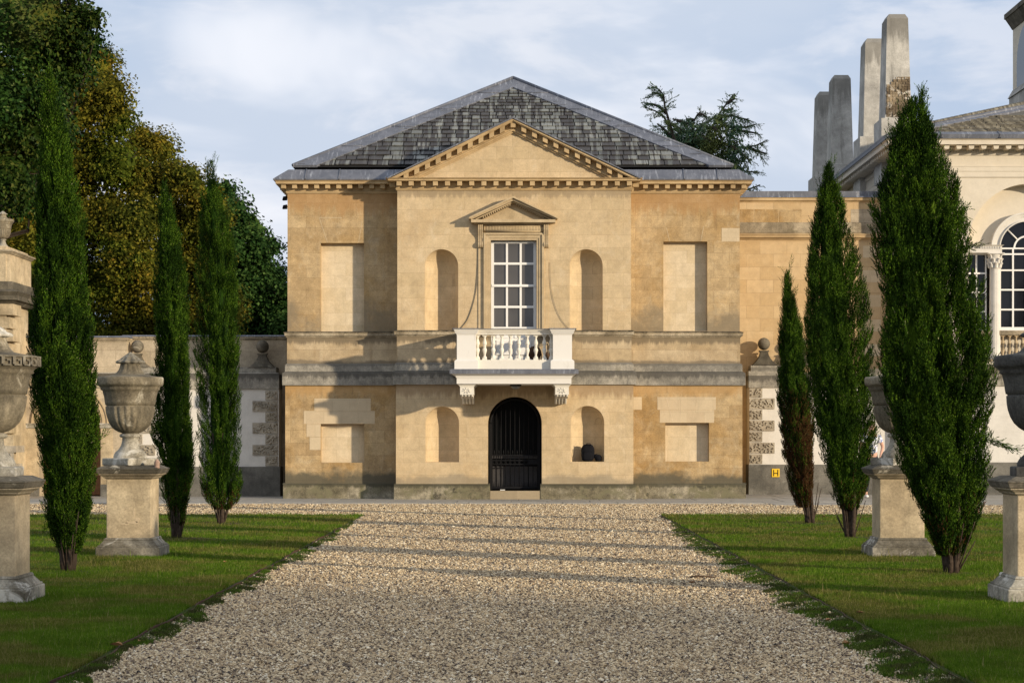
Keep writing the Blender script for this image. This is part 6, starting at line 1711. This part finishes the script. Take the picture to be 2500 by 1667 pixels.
# local coordinates, facing the viewer's right; right arm (viewer side) bent, hand at the hip
bv=[(0,0,.95),(0,0,1.12),(0,0,1.30),(0,0,1.42),(0,0,1.50),(0.01,-.01,1.60),(.02,-.02,1.70),
    (.09,0,.90),(.10,.01,.48),(.10,.03,.09),(.12,-.10,.04),
    (-.09,0,.90),(-.10,0,.48),(-.12,.03,.09),(-.12,-.10,.04),
    (.18,0,1.42),(.275,.02,1.18),(.20,-.10,.98),
    (-.18,0,1.42),(-.25,.02,1.16),(-.24,-.06,.92)]
be=[(0,1),(1,2),(2,3),(3,4),(4,5),(5,6),(0,7),(7,8),(8,9),(9,10),(0,11),(11,12),(12,13),(13,14),(3,15),(15,16),(16,17),(3,18),(18,19),(19,20)]
br=[(.15,.11),(.13,.10),(.15,.11),(.13,.09),.055,(.085,.095),(.075,.085),.085,.056,.04,.035,.085,.056,.04,.035,.055,.043,.03,.055,.043,.03]
for hx,hy,hz_,sg in ((.20,-.10,.98,1),(-.24,-.06,.92,-1)):
    wi=17 if sg>0 else 20; b=len(bv)
    dr_=Vector((-.25*sg,-.5,-.8)).normalized() if sg>0 else Vector((0,-.15,-1))
    pal=Vector((hx,hy,hz_))+dr_*.07; bv.append(tuple(pal)); br.append((.036,.02)); be.append((wi,b))
    for k in range(4):
        o_=Vector((0,(k-1.5)*.019,0)) if sg<0 else Vector(((k-1.5)*.017,(k-1.5)*.008,0))
        L1=(.038,.043,.040,.031)[k]; p1=pal+o_+dr_*.035; p2=p1+dr_*L1; p3=p2+(dr_+Vector((-.5*sg,0,.1))).normalized()*L1*.7
        i0=len(bv); bv+= [tuple(p1),tuple(p2),tuple(p3)]; br+=[.010,.0095,.008]; be+=[(b,i0),(i0,i0+1),(i0+1,i0+2)]
    p1=Vector((hx,hy,hz_))+dr_*.03+Vector((.02*sg,-.028,0)); p2=p1+dr_*.035+Vector((.012*sg,-.012,0)); i0=len(bv); bv+=[tuple(p1),tuple(p2)]; br+=[.012,.009]; be+=[(b,i0),(i0,i0+1)]
skin('body',bv,be,br,M['skin'],PS,None)
skin('shirt',[(0,0,.97),(0,0,1.12),(0,0,1.30),(0,0,1.42),(.17,0,1.42),(.235,.012,1.27),(-.17,0,1.42),(-.225,.012,1.27)],[(0,1),(1,2),(2,3),(3,4),(4,5),(3,6),(6,7)],[(.165,.125),(.15,.12),(.165,.125),(.14,.10),.075,.068,.075,.068],M['shirt'],PS,None)
skin('trousers',[(0,0,1.0),(0,0,.93),(.09,0,.86),(.10,.01,.48),(.10,.03,.12),(-.09,0,.86),(-.10,0,.48),(-.12,.03,.12)],[(0,1),(1,2),(2,3),(3,4),(1,5),(5,6),(6,7)],[(.155,.118),(.155,.12),.10,.075,.058,.10,.075,.058],M['trousers'],PS,None)
for s_,yy in ((.10,.03),(-.12,.03)):
    skin('shoe',[(s_,yy+.03,.05),(s_,yy-.06,.045),(s_+.01,yy-.17,.035)],[(0,1),(1,2)],[(.045,.05),(.045,.045),(.042,.03)],M['shoe'],PS,None)
m=MB(); 
def lsph(c,sc,mat,name):
    m=MB(); m.sphere((0,0,0),1,18,12); m.v=[(c[0]+a*sc[0],c[1]+b*sc[1],c[2]+c2*sc[2]) for a,b,c2 in m.v]
    o=m.build(name,mat); o.parent=PS; return o
lsph((.012,.025,1.70),(.093,.098,.098),M['hair'],'hair')
lsph((.035,-.085,1.66),(.012,.018,.018),M['skin'],'nose')
for s_ in (-.03,.045): lsph((s_,-.085,1.685),(.011,.008,.008),M['black'],'eye')
m=MB(); m.box(.17,.30,-.165,-.15,.925,.945); o=m.build('phone',M['black']); o.parent=PS; o['label']='black phone held in the hand at the hip'

# ------------------------------------------------------------------ sky, sun, camera
w=bpy.data.worlds.new('World'); scene.world=w; w.use_nodes=True; nt=w.node_tree; N=nt.nodes; L_=nt.links
bg=N['Background']
sky=N.new('ShaderNodeTexSky'); sky.sky_type='NISHITA'; sky.sun_disc=False; sky.sun_elevation=R(10); sky.sun_rotation=R(127); sky.air_density=1.0; sky.dust_density=1.2
tc=N.new('ShaderNodeTexCoord')
def wn(vecscale,sc,det,rough,dist,loc=(0,0,0)):
    mp=N.new('ShaderNodeMapping'); mp.inputs['Scale'].default_value=vecscale; mp.inputs['Location'].default_value=loc; L_.new(tc.outputs['Generated'],mp.inputs[0])
    n=N.new('ShaderNodeTexNoise'); n.inputs['Scale'].default_value=sc; n.inputs['Detail'].default_value=det; n.inputs['Roughness'].default_value=rough; n.inputs['Distortion'].default_value=dist; L_.new(mp.outputs[0],n.inputs[0]); return n.outputs[0]
def mr(f,a,b,c=0,d=1):
    n=N.new('ShaderNodeMapRange'); n.interpolation_type='SMOOTHSTEP'; L_.new(f,n.inputs[0]); n.inputs[1].default_value=a; n.inputs[2].default_value=b; n.inputs[3].default_value=c; n.inputs[4].default_value=d; return n.outputs[0]
def mixc(f,a,b):
    n=N.new('ShaderNodeMix'); n.data_type='RGBA'
    if isinstance(f,float): n.inputs[0].default_value=f
    else: L_.new(f,n.inputs[0])
    for v,i in ((a,6),(b,7)):
        if isinstance(v,tuple): n.inputs[i].default_value=(*v,1)
        else: L_.new(v,n.inputs[i])
    return n.outputs[2]
SKYK=1.0
n1=wn((1,1,2.3),5.2,5,.5,.5,(.3,.1,.25)); n2=wn((1,1,2.6),15,6,.55,.3,(1.3,.4,.0)); n3=wn((1,1,2.2),3.1,4,.5,.4,(2.1,.7,.4))
base=mixc(.86,sky.outputs[0],(4.1,5.35,7.5))
c1=mixc(mr(n3,.35,.62),base,(5.6,6.35,7.6))
c2=mixc(mr(n1,.44,.62,0,.88),c1,(8.7,8.9,9.5))
c3=mixc(mr(n2,.46,.68,0,.5),c2,(8.4,8.5,9.0))
L_.new(c3,bg.inputs[0]); bg.inputs[1].default_value=.098
sl_=bpy.data.lights.new('sun','SUN'); sl_.energy=4.6; sl_.angle=R(1.1); sl_.color=(1,.85,.64)
so=bpy.data.objects.new('sun',sl_); COL.objects.link(so)
az=R(53); el=R(10)
d=Vector((-math.sin(az)*math.cos(el),math.cos(az)*math.cos(el),-math.sin(el)))
so.rotation_euler=d.to_track_quat('-Z','Y').to_euler(); so.location=(30,-20,15)
cam=bpy.data.cameras.new('camera'); co=bpy.data.objects.new('camera',cam); COL.objects.link(co)
cam.sensor_width=36; cam.sensor_fit='HORIZONTAL'; cam.lens=F/2500*36; cam.shift_y=(HZ-833.5)/2500; cam.clip_end=6000; cam.clip_start=.1
co.location=(0,0,EYE); co.rotation_euler=(PI/2,0,0); scene.camera=co
scene.view_settings.view_transform='Standard'; scene.view_settings.look='None'; scene.view_settings.exposure=0.15; scene.view_settings.gamma=1
scene.cycles.max_bounces=6; scene.cycles.transparent_max_bounces=4
